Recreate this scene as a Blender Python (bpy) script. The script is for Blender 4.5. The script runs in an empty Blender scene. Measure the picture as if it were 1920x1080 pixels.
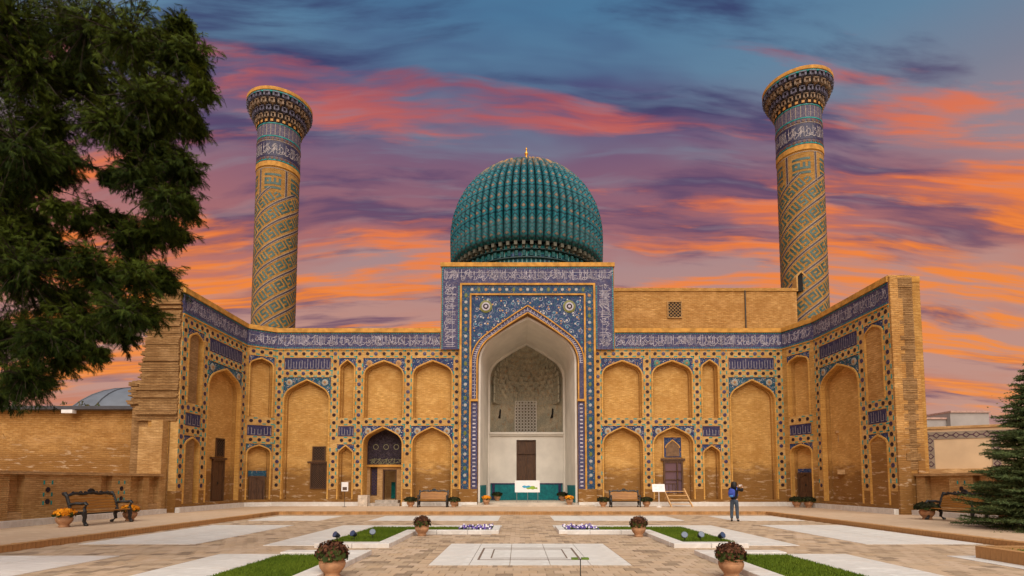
import bpy, bmesh, math, random
from mathutils import Vector, Matrix
R = math.radians; PI = math.pi
rnd = random.Random(7)
S = bpy.context.scene
COL = S.collection

# ------------------------------------------------------------------ camera
cam_d = bpy.data.cameras.new('camera'); cam = bpy.data.objects.new('camera', cam_d); COL.objects.link(cam)
cam.location = (0, 0, 1.65); cam.rotation_euler = (R(94), 0, 0)
cam_d.sensor_width = 36; cam_d.lens = 18.75; cam_d.shift_x = -0.00625; cam_d.shift_y = 0.15264
cam_d.clip_start = 0.1; cam_d.clip_end = 3000
S.camera = cam
S.render.resolution_x = 1024; S.render.resolution_y = 576
S.view_settings.view_transform = 'Standard'; S.view_settings.look = 'None'
S.view_settings.gamma = 1; S.view_settings.exposure = 1.75
S.view_settings.use_curve_mapping = False

# ------------------------------------------------------------------ node helper
class NT:
    def __init__(s, tree): s.t = tree; s.n = tree.nodes; s.l = tree.links
    def new(s, typ, **kw):
        n = s.n.new(typ)
        for k, v in kw.items(): setattr(n, k, v)
        return n
    def put(s, sock, val):
        if val is None: return
        if isinstance(val, bpy.types.NodeSocket): s.l.new(val, sock)
        else:
            try: sock.default_value = val
            except Exception: sock.default_value = (*val, 1) if len(val) == 3 else val
    def m(s, op, a, b=None, c=None, clamp=False):
        n = s.new('ShaderNodeMath', operation=op, use_clamp=clamp)
        s.put(n.inputs[0], a); s.put(n.inputs[1], b); s.put(n.inputs[2], c)
        return n.outputs[0]
    def mix(s, f, a, b, blend='MIX'):
        n = s.new('ShaderNodeMix', data_type='RGBA', blend_type=blend)
        s.put(n.inputs[0], f); s.put(n.inputs[6], a if isinstance(a, bpy.types.NodeSocket) else (*a, 1)); s.put(n.inputs[7], b if isinstance(b, bpy.types.NodeSocket) else (*b, 1))
        return n.outputs[2]
    def ss(s, x, lo, hi, a=0., b=1.):
        n = s.new('ShaderNodeMapRange', interpolation_type='SMOOTHSTEP')
        s.put(n.inputs[0], x); s.put(n.inputs[1], lo); s.put(n.inputs[2], hi); s.put(n.inputs[3], a); s.put(n.inputs[4], b)
        return n.outputs[0]
    def scale(s, vec, sc, loc=(0, 0, 0), rot=(0, 0, 0)):
        n = s.new('ShaderNodeMapping'); s.put(n.inputs[0], vec); n.inputs[1].default_value = loc; n.inputs[2].default_value = rot; n.inputs[3].default_value = sc
        return n.outputs[0]
    def noise(s, vec, sc, det=3, rough=.55, dist=0.):
        n = s.new('ShaderNodeTexNoise'); s.put(n.inputs['Vector'], vec)
        n.inputs['Scale'].default_value = sc; n.inputs['Detail'].default_value = det; n.inputs['Roughness'].default_value = rough; n.inputs['Distortion'].default_value = dist
        return n.outputs[0]
    def vor(s, vec, sc, feature='F1', rnd_=1., out='Distance'):
        n = s.new('ShaderNodeTexVoronoi', feature=feature); s.put(n.inputs['Vector'], vec)
        n.inputs['Scale'].default_value = sc; n.inputs['Randomness'].default_value = rnd_
        return n.outputs[out]
    def xyz(s, vec):
        n = s.new('ShaderNodeSeparateXYZ'); s.put(n.inputs[0], vec); return n.outputs
    def vec(s, x, y, z=0.):
        n = s.new('ShaderNodeCombineXYZ'); s.put(n.inputs[0], x); s.put(n.inputs[1], y); s.put(n.inputs[2], z); return n.outputs[0]
    def ramp(s, f, stops, interp='LINEAR'):
        n = s.new('ShaderNodeValToRGB'); s.put(n.inputs[0], f); cr = n.color_ramp; cr.interpolation = interp
        while len(cr.elements) < len(stops): cr.elements.new(1)
        for e, (p, c) in zip(cr.elements, stops): e.position = p; e.color = (*c, 1)
        return n.outputs[0]

def srgb(r, g, b):
    return tuple(((v / 255 + .055) / 1.055) ** 2.4 if v > 10 else v / 255 / 12.92 for v in (r, g, b))

# ------------------------------------------------------------------ world: dusk sky with streaked cloud sheets
SUN_AZ, SUN_EL = R(177), R(50)      # to the right and behind the camera
W = bpy.data.worlds.new('World'); S.world = W; W.use_nodes = True
g = NT(W.node_tree); g.n.clear()
out = g.new('ShaderNodeOutputWorld'); bg = g.new('ShaderNodeBackground'); g.l.new(bg.outputs[0], out.inputs[0])
sky = g.new('ShaderNodeTexSky', sky_type='NISHITA'); sky.sun_disc = False; sky.sun_elevation = SUN_EL; sky.sun_rotation = SUN_AZ
tc = g.new('ShaderNodeTexCoord'); d = tc.outputs['Generated']
x, y, z = g.xyz(d)
zc = g.m('MAXIMUM', z, 0.0)
k = g.m('DIVIDE', 1.0, g.m('ADD', zc, 0.22))
SKY_OFF = (-4.4, 5.2)
pv = g.vec(g.m('ADD', g.m('MULTIPLY', x, k), SKY_OFF[0]), g.m('ADD', g.m('MULTIPLY', y, k), SKY_OFF[1]), 0)          # a flat cloud deck seen in perspective
warp = g.noise(g.scale(pv, (0.6, 1.0, 1), (2, 0, 0)), 1.6, 3)
pw = g.new('ShaderNodeVectorMath', operation='ADD'); g.l.new(pv, pw.inputs[0]); g.put(pw.inputs[1], g.vec(0., g.m('MULTIPLY', g.m('SUBTRACT', warp, .5), .22), 0.))
pw = pw.outputs[0]
n1 = g.noise(g.scale(pw, (0.95, 4.0, 1), (3.1, 1.7, 0), (0, 0, R(-14))), 1.3, 7, .56, .12)      # dark cloud bars
n2 = g.noise(g.scale(pw, (0.85, 4.2, 1), (8.3, 4.2, 0), (0, 0, R(12))), 1.3, 7, .56, .12)        # lit streaks
n3 = g.noise(g.scale(pw, (0.55, 1.9, 1), (1.3, 9.2, 0), (0, 0, R(14))), 1.1, 5, .55, .1)        # broad thin veil
n4 = g.noise(g.scale(pw, (1.8, 14., 1), (0, 3, 0), (0, 0, R(-4))), 1.7, 4, .55, .1)              # fine striation
base = g.ramp(zc, [(0.0, srgb(200, 152, 134)), (0.30, srgb(192, 142, 130)), (0.42, srgb(166, 138, 142)), (0.52, srgb(128, 132, 150)), (0.60, srgb(100, 134, 162)), (0.68, srgb(78, 122, 158)), (1.0, srgb(56, 96, 138))])
veil = g.ramp(zc, [(0.0, srgb(206, 128, 92)), (0.30, srgb(200, 120, 98)), (0.45, srgb(158, 104, 114)), (0.55, srgb(112, 90, 122)), (0.63, srgb(66, 76, 122)), (1.0, srgb(40, 64, 110))])
dark = g.ramp(zc, [(0.0, srgb(124, 84, 100)), (0.35, srgb(112, 78, 102)), (0.50, srgb(86, 66, 104)), (0.60, srgb(54, 54, 100)), (1.0, srgb(36, 50, 98))])
lit = g.ramp(zc, [(0.0, srgb(255, 150, 40)), (0.30, srgb(255, 138, 16)), (0.40, srgb(250, 128, 42)), (0.50, srgb(232, 114, 70)), (0.57, srgb(200, 94, 84)), (0.63, srgb(140, 72, 96)), (0.70, srgb(80, 68, 108)), (1.0, srgb(44, 68, 112))])
c = g.mix(g.ss(n3, .44, .60), base, veil)
c = g.mix(g.m('MULTIPLY', g.ss(n1, .475, .60), g.ss(n4, .30, .62, .40, 1.)), c, dark)
lo2 = g.ss(zc, .30, .64, .466, .54)
c = g.mix(g.m('MULTIPLY', g.ss(g.m('SUBTRACT', n2, lo2), 0., .085), g.ss(n4, .34, .60, .18, 1.)), c, lit)
c = g.mix(g.m('MULTIPLY', g.ss(n4, .50, .70), .42), c, base)
gain = g.new('ShaderNodeVectorMath', operation='SCALE'); g.l.new(c, gain.inputs[0]); gain.inputs[3].default_value = 0.285
sks = g.new('ShaderNodeVectorMath', operation='SCALE'); g.l.new(sky.outputs[0], sks.inputs[0]); sks.inputs[3].default_value = 0.03
fin = g.mix(.04, gain.outputs[0], sks.outputs[0])
g.l.new(fin, bg.inputs[0]); bg.inputs[1].default_value = 1.0

sun_d = bpy.data.lights.new('sun', 'SUN'); sun = bpy.data.objects.new('sun', sun_d); COL.objects.link(sun)
sun_d.energy = 1.5; sun_d.angle = R(80); sun_d.color = (1, .92, .80)
sv = Vector((math.sin(SUN_AZ) * math.cos(SUN_EL), math.cos(SUN_AZ) * math.cos(SUN_EL), math.sin(SUN_EL)))
sun.rotation_euler = sv.to_track_quat('Z', 'Y').to_euler(); sun.location = (20, -30, 40)

# ------------------------------------------------------------------ materials
MATS = {}
def material(name, rough=.8, spec=.3):
    mt = bpy.data.materials.new(name); mt.use_nodes = True; MATS[name] = mt
    q = NT(mt.node_tree); b = q.n['Principled BSDF']; b.inputs['Roughness'].default_value = rough
    b.inputs['Specular IOR Level'].default_value = spec
    return mt, q, b
def bump(q, b, h, strength=.4, dist=.02):
    n = q.new('ShaderNodeBump'); n.inputs['Strength'].default_value = strength; n.inputs['Distance'].default_value = dist
    q.put(n.inputs['Height'], h); q.l.new(n.outputs[0], b.inputs['Normal'])
def plain(name, c, rough=.7, var=.25, sc=6., spec=.3, metal=0., obj=True, bmp=.15):
    mt, q, b = material(name, rough, spec)
    t = q.new('ShaderNodeTexCoord').outputs['Object']
    n = q.noise(t, sc, 4)
    q.put(b.inputs['Base Color'], q.mix(q.ss(n, .25, .75), tuple(v * (1 - var) for v in c), tuple(min(1, v * (1 + var)) for v in c)))
    b.inputs['Metallic'].default_value = metal
    if bmp: bump(q, b, q.noise(t, sc * 6, 3), bmp)
    return mt
def brick_mat(name, ca, cb, mort, bw=.27, bh=.07, stain=True, bs=.8, pale=.5, sh=(3.4, 4.6), sf=.85):
    mt, q, b = material(name, .88, .2)
    uv = q.new('ShaderNodeTexCoord').outputs['UV']
    br = q.new('ShaderNodeTexBrick'); q.put(br.inputs['Vector'], uv)
    br.inputs['Color1'].default_value = (*ca, 1); br.inputs['Color2'].default_value = (*cb, 1); br.inputs['Mortar'].default_value = (*mort, 1)
    br.inputs['Scale'].default_value = 1; br.inputs['Brick Width'].default_value = bw; br.inputs['Row Height'].default_value = bh
    br.inputs['Mortar Size'].default_value = .009; br.inputs['Mortar Smooth'].default_value = .3; br.inputs['Bias'].default_value = 0
    c = br.outputs[0]
    co = q.noise(q.scale(uv, (2.6, 11, 1)), 1.2, 5, .68)            # uneven courses
    c = q.mix(q.ss(co, .30, .62, .62, 0.), c, (ca[0] * .62, ca[1] * .54, ca[2] * .45))
    c = q.mix(q.ss(co, .52, .72, 0., pale), c, tuple(min(.85, v * 1.28 + .03) for v in cb))
    pn = q.noise(uv, .7, 6, .68)
    rp = q.noise(q.scale(uv, (1, 1.6, 1), (5, 2, 0)), .8, 2, .4)
    c = q.mix(q.ss(rp, .52, .66, 0., .26), c, tuple(min(.8, v * 1.18 + .03) for v in cb))
    c = q.mix(q.ss(pn, .42, .68, 0., .62), c, (ca[0] * .70, ca[1] * .62, ca[2] * .55))
    if stain:
        v = q.xyz(uv)[1]
        wob = q.m('MULTIPLY', q.noise(q.scale(uv, (.8, 2.2, 1)), .9, 5, .62), 3.2)
        dm = q.ss(q.m('ADD', v, wob), sh[0], sh[1], 1., 0.)
        c = q.mix(q.m('MULTIPLY', dm, sf), c, (.215, .100, .026))
        ef = q.ss(q.noise(q.scale(uv, (1.1, 4.5, 1), (4, 7, 0)), 1.2, 5, .65), .55, .64)
        c = q.mix(q.m('MULTIPLY', q.m('MULTIPLY', ef, dm), .55), c, (.62, .46, .30))
    q.put(b.inputs['Base Color'], c)
    bump(q, b, q.m('ADD', q.m('MULTIPLY', br.outputs[1], -1.), q.m('MULTIPLY', co, 1.6)), bs, .03)
    return mt
BRICK = brick_mat('brick', (.45, .235, .055), (.55, .31, .088), (.38, .21, .07))
NICHE = brick_mat('niche_brick', (.60, .325, .085), (.68, .40, .13), (.46, .26, .085), pale=.75)
BAND = brick_mat('band_brick', (.58, .34, .11), (.63, .39, .145), (.48, .28, .10), stain=False)
RIB = brick_mat('moulding_brick', (.66, .35, .08), (.70, .40, .11), (.48, .26, .08), stain=False)
SIDE = brick_mat('side_brick', (.44, .225, .062), (.56, .315, .105), (.30, .17, .06), bw=.3, bh=.10, sh=(4.0, 6.0), sf=.8)
RUIN = brick_mat('weathered_brick', (.27, .15, .056), (.39, .23, .095), (.18, .10, .045), bw=.3, bh=.08, stain=False)
CAP = plain('gold_brick_cap', (.47, .235, .045), .8, .3, 3)
PALEB = brick_mat('pale_brick', (.48, .285, .12), (.56, .35, .16), (.40, .26, .13), stain=False)
def tile_mat(name, ground, ground2, line, flower, flower2, sc=3., lw=.10, fl=.16, rough=.28):
    """glazed mosaic: scrolling vines and rosettes on a coloured ground"""
    mt, q, b = material(name, .5, .12)
    uv = q.new('ShaderNodeTexCoord').outputs['UV']
    wn = q.new('ShaderNodeTexNoise'); q.put(wn.inputs['Vector'], uv); wn.inputs['Scale'].default_value = sc * .9
    wv = q.new('ShaderNodeVectorMath', operation='MULTIPLY_ADD'); q.l.new(wn.outputs[1], wv.inputs[0]); wv.inputs[1].default_value = (.35 / sc * 3, .35 / sc * 3, 0); q.l.new(uv, wv.inputs[2])
    w = wv.outputs[0]
    f = q.vor(uv, sc * 1.7); f2 = q.vor(q.scale(uv, (1, 1, 1), (.37, .21, 0)), sc * 1.1)
    n = q.noise(uv, sc * 1.3, 3)
    c = q.mix(q.ss(n, .38, .62), ground, ground2)
    ring = q.m('ABSOLUTE', q.m('SUBTRACT', q.m('FRACT', q.m('MULTIPLY', q.vor(w, sc * 1.1), 2.6)), .5))
    c = q.mix(q.ss(ring, .36, .47, 0., .55), c, line)
    c = q.mix(q.ss(f, fl * .8, fl, .9, 0.), c, flower)
    c = q.mix(q.ss(f2, fl * .55, fl * .75, .9, 0.), c, flower2)
    big = q.noise(uv, .9, 3)
    c = q.mix(q.ss(big, .45, .70, 0., .35), c, tuple(v * .55 for v in ground))
    q.put(b.inputs['Base Color'], c)
    bump(q, b, q.noise(uv, 9, 3), .15, .02)
    return mt
BLUE = (.030, .052, .215); NAVY = (.018, .022, .085); TURQ = (.02, .26, .25); PURP = (.070, .060, .110); WHITE = (.60, .58, .56); OCH = (.48, .24, .045); GRN = (.13, .17, .03)
SPAN = tile_mat('spandrel_mosaic', (.022, .030, .105), (.022, .046, .11), (.15, .165, .22), (.52, .27, .10), (.58, .54, .48), 3.2)
SPANT = tile_mat('turquoise_spandrel_mosaic', (.018, .055, .105), (.016, .08, .115), (.10, .16, .20), (.34, .21, .13), (.42, .46, .46), 3.0)
SPANB = tile_mat('portal_mosaic', (.022, .036, .115), (.016, .062, .115), (.16, .185, .25), (.30, .15, .045), (.30, .29, .28), 4.2, .085, .13)
FRIEZE = tile_mat('frieze_mosaic', PURP, (.038, .042, .112), (.17, .155, .21), (.22, .135, .085), (.025, .12, .16), 3.4, .09, .17)
FRIEZEB = tile_mat('portal_frieze_mosaic', (.044, .047, .112), (.074, .064, .118), (.19, .18, .25), (.22, .135, .09), (.025, .13, .19), 3.2, .09, .15)
FLOR = tile_mat('floral_border_mosaic', (.014, .07, .115), (.020, .038, .11), (.15, .19, .22), (.42, .22, .06), (.14, .18, .03), 4.2, .08, .20)
PANEL = tile_mat('panel_mosaic', (.020, .021, .072), (.036, .030, .085), (.13, .115, .14), (.02, .085, .11), (.12, .095, .03), 5, .08, .13)
DADO = tile_mat('dado_tile', (.012, .14, .155), (.012, .185, .195), (.01, .085, .11), (.015, .22, .23), (.012, .15, .17), 3, .08, .15, .18)
TURQM = plain('turquoise_glaze', TURQ, .25, .35, 3, .12, bmp=.05)
NAVYM = plain('dark_glaze', (.024, .017, .022), .3, .5, 2, .12, bmp=.05)
PURPM = plain('purple_glaze', (.036, .024, .052), .3, .5, 2, .12, bmp=.05)
SCRIPT = plain('white_glaze', (.40, .37, .41), .5, .3, 2, .15, bmp=.05)
WHITEP = plain('white_plaster', (.65, .615, .545), .85, .10, .8, .2)
LOWB = brick_mat('low_wall_brick', (.47, .27, .095), (.58, .36, .15), (.36, .22, .09), stain=False)
MARBLE, q, b = material('marble', .45, .4)
t = q.new('ShaderNodeTexCoord').outputs['Object']
vn = q.noise(q.scale(t, (1, 2.2, 1)), 1.7, 6, .65, 1.4)
cm = q.mix(q.ss(vn, .35, .7), (.53, .51, .47), (.76, .745, .705))
oi = q.new('ShaderNodeObjectInfo').outputs['Random']
cm = q.mix(q.m('MULTIPLY', oi, .6), cm, (.60, .57, .53))
cm = q.mix(q.ss(q.noise(t, .9, 6, .65), .46, .72, 0., .6), cm, (.52, .44, .36))
q.put(b.inputs['Base Color'], cm); bump(q, b, vn, .1, .01)
PAVE, q, b = material('paving_brick', .85, .25)
t = q.new('ShaderNodeTexCoord').outputs['Object']
at = q.new('ShaderNodeAttribute', attribute_name='tone').outputs['Fac']
oi = q.new('ShaderNodeObjectInfo').outputs['Random']
tone = q.m('FRACT', q.m('ADD', at, oi))
cp = q.ramp(tone, [(0, (.21, .15, .10)), (.22, (.385, .28, .18)), (.65, (.475, .35, .245)), (1, (.43, .30, .185))])
cp = q.mix(q.ss(q.noise(t, .35, 4, .6), .40, .70, 0., .45), cp, (.33, .225, .14))
cp = q.mix(q.ss(q.noise(t, 2.3, 4, .6), .55, .75, 0., .3), cp, (.52, .42, .32))
q.put(b.inputs['Base Color'], cp); bump(q, b, q.noise(t, 22, 3), .25, .01)
WALK, q, b = material('walkway_brick', .88, .25)
t = q.new('ShaderNodeTexCoord').outputs['Object']
br = q.new('ShaderNodeTexBrick'); q.put(br.inputs['Vector'], t); br.inputs['Scale'].default_value = 1; br.inputs['Brick Width'].default_value = .26; br.inputs['Row Height'].default_value = .13; br.inputs['Mortar Size'].default_value = .008
br.inputs['Color1'].default_value = (.43, .305, .20, 1); br.inputs['Color2'].default_value = (.51, .37, .25, 1); br.inputs['Mortar'].default_value = (.42, .30, .21, 1)
cw = q.mix(q.ss(q.noise(t, .6, 5, .6), .4, .7, 0., .5), br.outputs[0], (.42, .28, .175))
q.put(b.inputs['Base Color'], cw); bump(q, b, br.outputs[1], -.4, .01)
KERB = plain('kerb_brick', (.38, .20, .075), .85, .3, 2.5)
WOOD, q, b = material('varnished_slat', .42, .4)
t = q.new('ShaderNodeTexCoord').outputs['Object']
gn = q.noise(q.scale(t, (1.5, 22, 22)), 1.4, 5, .6, .6)
q.put(b.inputs['Base Color'], q.mix(q.ss(gn, .3, .7), (.20, .078, .011), (.40, .175, .03)))
IRON = plain('black_iron', (.014, .013, .012), .45, .3, 8, .5)
DOORW, q, b = material('carved_door_wood', .55, .35)
t = q.new('ShaderNodeTexCoord').outputs['Object']
gn = q.noise(q.scale(t, (20, 20, 2)), 1.2, 4, .6, .5)
q.put(b.inputs['Base Color'], q.mix(q.ss(gn, .3, .7), (.045, .020, .009), (.105, .048, .020)))
bump(q, b, gn, .3)
LADDER = plain('bare_timber', (.50, .30, .13), .7, .2, 4)
TERRA = plain('terracotta', (.40, .215, .11), .8, .3, 5)
DARKH = plain('dark_interior', (.012, .010, .009), .9, .2, 4)
GLASS, q, b = material('dusk_glass', .06, .8); b.inputs['Base Color'].default_value = (.11, .07, .09, 1)
METALR = plain('roof_metal', (.065, .068, .078), .5, .2, 2, .5, .3)
GREYW = plain('grey_render', (.33, .30, .28), .9, .12, .8)
TANW = plain('tan_render', (.50, .36, .22), .9, .1, .7)
SIGNW = plain('sign_white', (.72, .71, .70), .4, .04, 3, .4, bmp=0)
STEEL = plain('steel_pole', (.35, .35, .36), .35, .1, 4, .5, .8)
GOLD = plain('gilt', (.62, .33, .05), .35, .1, 4, .5, .75)
SPOTM = plain('spotlight_casing', (.022, .03, .052), .35, .2, 6, .5)
LENS, q, b = material('spotlight_lens', .08, .8); b.inputs['Base Color'].default_value = (.035, .06, .12, 1)
def leaf_mat(name, a, c, trans=.0):
    mt, q, b = material(name, .8, .06)
    at = q.new('ShaderNodeAttribute', attribute_name='tone').outputs['Fac']
    q.put(b.inputs['Base Color'], q.mix(at, a, c))
    b.inputs['Transmission Weight'].default_value = 0
    return mt
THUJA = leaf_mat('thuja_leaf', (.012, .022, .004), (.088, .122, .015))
SPRUCE = leaf_mat('spruce_needle', (.022, .042, .016), (.125, .165, .060))
AUTUMN = leaf_mat('autumn_leaf', (.045, .065, .018), (.20, .12, .035))
GRASS = leaf_mat('grass_blade', (.052, .095, .008), (.135, .185, .018))
SOIL = plain('turf_soil', (.055, .082, .014), .95, .3, 6)
FLBR = leaf_mat('brown_chrysanthemum', (.022, .010, .006), (.115, .048, .026))
FLOR_O = leaf_mat('orange_chrysanthemum', (.62, .20, .012), (.80, .34, .02))
FLDK = leaf_mat('dark_foliage', (.010, .012, .006), (.035, .035, .015))
FLGR = leaf_mat('pot_leaf', (.022, .034, .010), (.06, .08, .02))
PANSY = leaf_mat('pansy_petal', (.10, .06, .28), (.72, .68, .72))
BARK = plain('bark', (.030, .022, .015), .95, .4, 8, bmp=.6)

# ------------------------------------------------------------------ mesh helpers
ORG = {}
class MB:
    def __init__(s): s.v = []; s.f = []; s.uv = []; s.mi = []; s.tone = []
    def face(s, pts, uvs=None, m=0, tone=None):
        i = len(s.v); s.v += [tuple(p) for p in pts]; s.f.append(tuple(range(i, i + len(pts))))
        s.uv.append(uvs if uvs else [(p[0], p[2]) for p in pts]); s.mi.append(m)
        if tone is not None: s.tone += [tone] * len(pts)
    def prism(s, poly, P, d0, d1, m=0, back=False, front=True):
        if front: s.face([P(u, v, d1) for u, v in poly], [(u, v) for u, v in poly], m)
        if back: s.face([P(u, v, d0) for u, v in reversed(poly)], [(u, v) for u, v in reversed(poly)], m)
        n = len(poly)
        for i in range(n):
            a, b_ = poly[i], poly[(i + 1) % n]
            s.face([P(*a, d0), P(*b_, d0), P(*b_, d1), P(*a, d1)], [(a[0] + d0, a[1]), (b_[0] + d0, b_[1]), (b_[0] + d1, b_[1]), (a[0] + d1, a[1])], m)
    def rect(s, P, u0, u1, v0, v1, d0, d1, m=0, back=False):
        if u1 - u0 < 1e-4 or v1 - v0 < 1e-4: return
        s.prism([(u0, v0), (u1, v0), (u1, v1), (u0, v1)], P, d0, d1, m, back)
    def box(s, x0, x1, y0, y1, z0, z1, m=0, tone=None, bottom=True):
        A = [(x0, y0), (x1, y0), (x1, y1), (x0, y1)]
        s.face([(*p, z1) for p in A], [p for p in A], m, tone)
        if bottom: s.face([(*p, z0) for p in reversed(A)], [p for p in reversed(A)], m, tone)
        for i in range(4):
            a, b_ = A[i], A[(i + 1) % 4]; k = (lambda p: p[0] + p[1])
            s.face([(*a, z0), (*b_, z0), (*b_, z1), (*a, z1)], [(k(a), z0), (k(b_), z0), (k(b_), z1), (k(a), z1)], m, tone)
    def tube(s, path, rad, n=8, m=0, cap=True, tone=None):
        path = [Vector(p) for p in path]
        if not hasattr(rad, '__len__'): rad = [rad] * len(path)
        rings = []
        for i, p in enumerate(path):
            t_ = (path[min(i + 1, len(path) - 1)] - path[max(i - 1, 0)]).normalized()
            a = t_.orthogonal().normalized() if abs(t_.z) > .9 else t_.cross(Vector((0, 0, 1))).normalized()
            b_ = t_.cross(a)
            rings.append([p + (a * math.cos(k / n * 2 * PI) + b_ * math.sin(k / n * 2 * PI)) * rad[i] for k in range(n)])
        for i in range(len(rings) - 1):
            for k in range(n):
                s.face([rings[i][k], rings[i][(k + 1) % n], rings[i + 1][(k + 1) % n], rings[i + 1][k]], None, m, tone)
        if cap:
            s.face(list(reversed(rings[0])), None, m, tone); s.face(rings[-1], None, m, tone)
    def lathe(s, prof, n=24, c=(0, 0), m=0, R_=None):
        for i in range(len(prof) - 1):
            (r0, z0), (r1, z1) = prof[i], prof[i + 1]
            for k in range(n):
                a0, a1 = k / n * 2 * PI, (k + 1) / n * 2 * PI
                pts = [(c[0] + r0 * math.cos(a0), c[1] + r0 * math.sin(a0), z0), (c[0] + r0 * math.cos(a1), c[1] + r0 * math.sin(a1), z0), (c[0] + r1 * math.cos(a1), c[1] + r1 * math.sin(a1), z1), (c[0] + r1 * math.cos(a0), c[1] + r1 * math.sin(a0), z1)]
                rr = R_ or max(r0, r1)
                uvs = [(a0 * rr, z0), (a1 * rr, z0), (a1 * rr, z1), (a0 * rr, z1)]
                if r0 < 1e-5: pts, uvs = [pts[0], pts[2], pts[3]], [uvs[0], uvs[2], uvs[3]]
                elif r1 < 1e-5: pts, uvs = pts[:3], uvs[:3]
                s.face(pts, uvs, m)
    def strip(s, pts, w, P, d0, m=0):
        """flat stroke of width w along 2-D points, with a little thickness"""
        pts = [Vector(p) for p in pts]; L = []; Rr = []
        for i, p in enumerate(pts):
            t_ = pts[min(i + 1, len(pts) - 1)] - pts[max(i - 1, 0)]
            if t_.length < 1e-6: t_ = Vector((1, 0))
            n_ = Vector((-t_.y, t_.x)).normalized() * w / 2
            L.append(p + n_); Rr.append(p - n_)
        for i in range(len(pts) - 1):
            qd = [Rr[i], Rr[i + 1], L[i + 1], L[i]]
            s.face([P(v_[0], v_[1], d0) for v_ in qd], [tuple(v_) for v_ in qd], m)
    def mesh(s, name, mats, smooth=False, org=(0, 0, 0), recalc=True, weld=True):
        me = bpy.data.meshes.new(name)
        me.from_pydata([(p[0] - org[0], p[1] - org[1], p[2] - org[2]) for p in s.v], [], s.f)
        ul = me.uv_layers.new(name='UVMap'); fl = [c_ for f_ in s.uv for uvp in f_ for c_ in uvp[:2]]
        ul.data.foreach_set('uv', fl)
        mats = mats if isinstance(mats, (list, tuple)) else [mats]
        for mm in mats: me.materials.append(mm)
        if len(mats) > 1: me.polygons.foreach_set('material_index', s.mi)
        if s.tone:
            a = me.attributes.new('tone', 'FLOAT', 'POINT'); a.data.foreach_set('value', s.tone)
        if recalc or weld:
            bm = bmesh.new(); bm.from_mesh(me)
            if weld: bmesh.ops.remove_doubles(bm, verts=bm.verts, dist=.0004)
            if recalc: bmesh.ops.recalc_face_normals(bm, faces=bm.faces)
            bm.to_mesh(me); bm.free()
        if smooth: me.polygons.foreach_set('use_smooth', [True] * len(me.polygons))
        me.update()
        return me
    def build(s, name, mats, parent=None, smooth=False, org=None, recalc=True, weld=True):
        if not s.f: return None
        o_ = ORG.get(parent.name, Vector()) if parent else Vector(org or (0, 0, 0))
        me = s.mesh(name, mats, smooth, o_, recalc, weld)
        o = bpy.data.objects.new(name, me); COL.objects.link(o)
        if parent: o.parent = parent
        else: o.location = o_
        ORG[o.name] = Vector(o_)
        return o
def tag(o, label=None, cat=None, group=None, kind=None):
    if label: o['label'] = label
    if cat: o['category'] = cat
    if group: o['group'] = group
    if kind: o['kind'] = kind
    return o
def thing(name, label, cat, loc=(0, 0, 0), group=None):
    o = bpy.data.objects.new(name, None); COL.objects.link(o); o.location = loc; o.empty_display_size = .3
    ORG[o.name] = Vector(loc); return tag(o, label, cat, group)
def inst(name, me, parent, loc, rz=0., sc=None):
    o = bpy.data.objects.new(name, me); COL.objects.link(o)
    if parent: o.parent = parent; loc = Vector(loc) - ORG[parent.name]
    o.location = loc; o.rotation_euler = (0, 0, rz)
    if sc: o.scale = sc
    ORG[o.name] = Vector(ORG[parent.name]) if parent else Vector(loc)
    return o
def copy_tree(o, parent=None):
    c_ = o.copy(); COL.objects.link(c_); c_.parent = parent
    for ch in [k_ for k_ in o.children]: copy_tree(ch, c_)
    return c_
def place(o, loc, rz=0., label=None, sc=None):
    o.location = loc; o.rotation_euler = (0, 0, rz)
    if label: o['label'] = label
    if sc: o.scale = (sc,) * 3
    return o
def arch(um, a, vs, va, n=9):
    """pointed Timurid arch outline from the right springing over the apex to the left one"""
    h = va - vs; r1 = min(.62 * a, .72 * h); lo, hi = R(4), R(89)
    for _ in range(40):
        th = (lo + hi) / 2; x1 = a - r1 + r1 * math.cos(th); y1 = r1 * math.sin(th); hh = y1 + x1 / math.sin(th) * math.cos(th)
        if hh > h: lo = th
        else: hi = th
    pts = [(a - r1 + r1 * math.cos(th * i / n), r1 * math.sin(th * i / n)) for i in range(n + 1)]
    x1, y1 = pts[-1]
    for i in range(1, 5):
        t_ = i / 4; bulge = .035 * h * math.sin(PI * t_)
        pts.append((x1 * (1 - t_), y1 + (h - y1) * t_ + bulge * .5))
    right = [(um + x_, vs + y_) for x_, y_ in pts]
    left = [(um - x_, vs + y_) for x_, y_ in reversed(pts[:-1])]
    return right + left
class Plane:
    """a vertical wall plane: u runs along it, v is height, d is distance out of it towards the courtyard"""
    def __init__(s, a, b):
        s.a = Vector((*a, 0)); t_ = Vector((*b, 0)) - s.a; s.L = t_.length; s.t = t_.normalized(); s.n = Vector((s.t.y, -s.t.x, 0))
        s.rz = math.atan2(s.t.y, s.t.x); s.off = s.a.dot(Vector((1, 0, 0))) if abs(s.t.x) > .7 else s.a.y
    def __call__(s, u, v, d): return s.a + s.t * u + s.n * d + Vector((0, 0, v))

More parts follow.
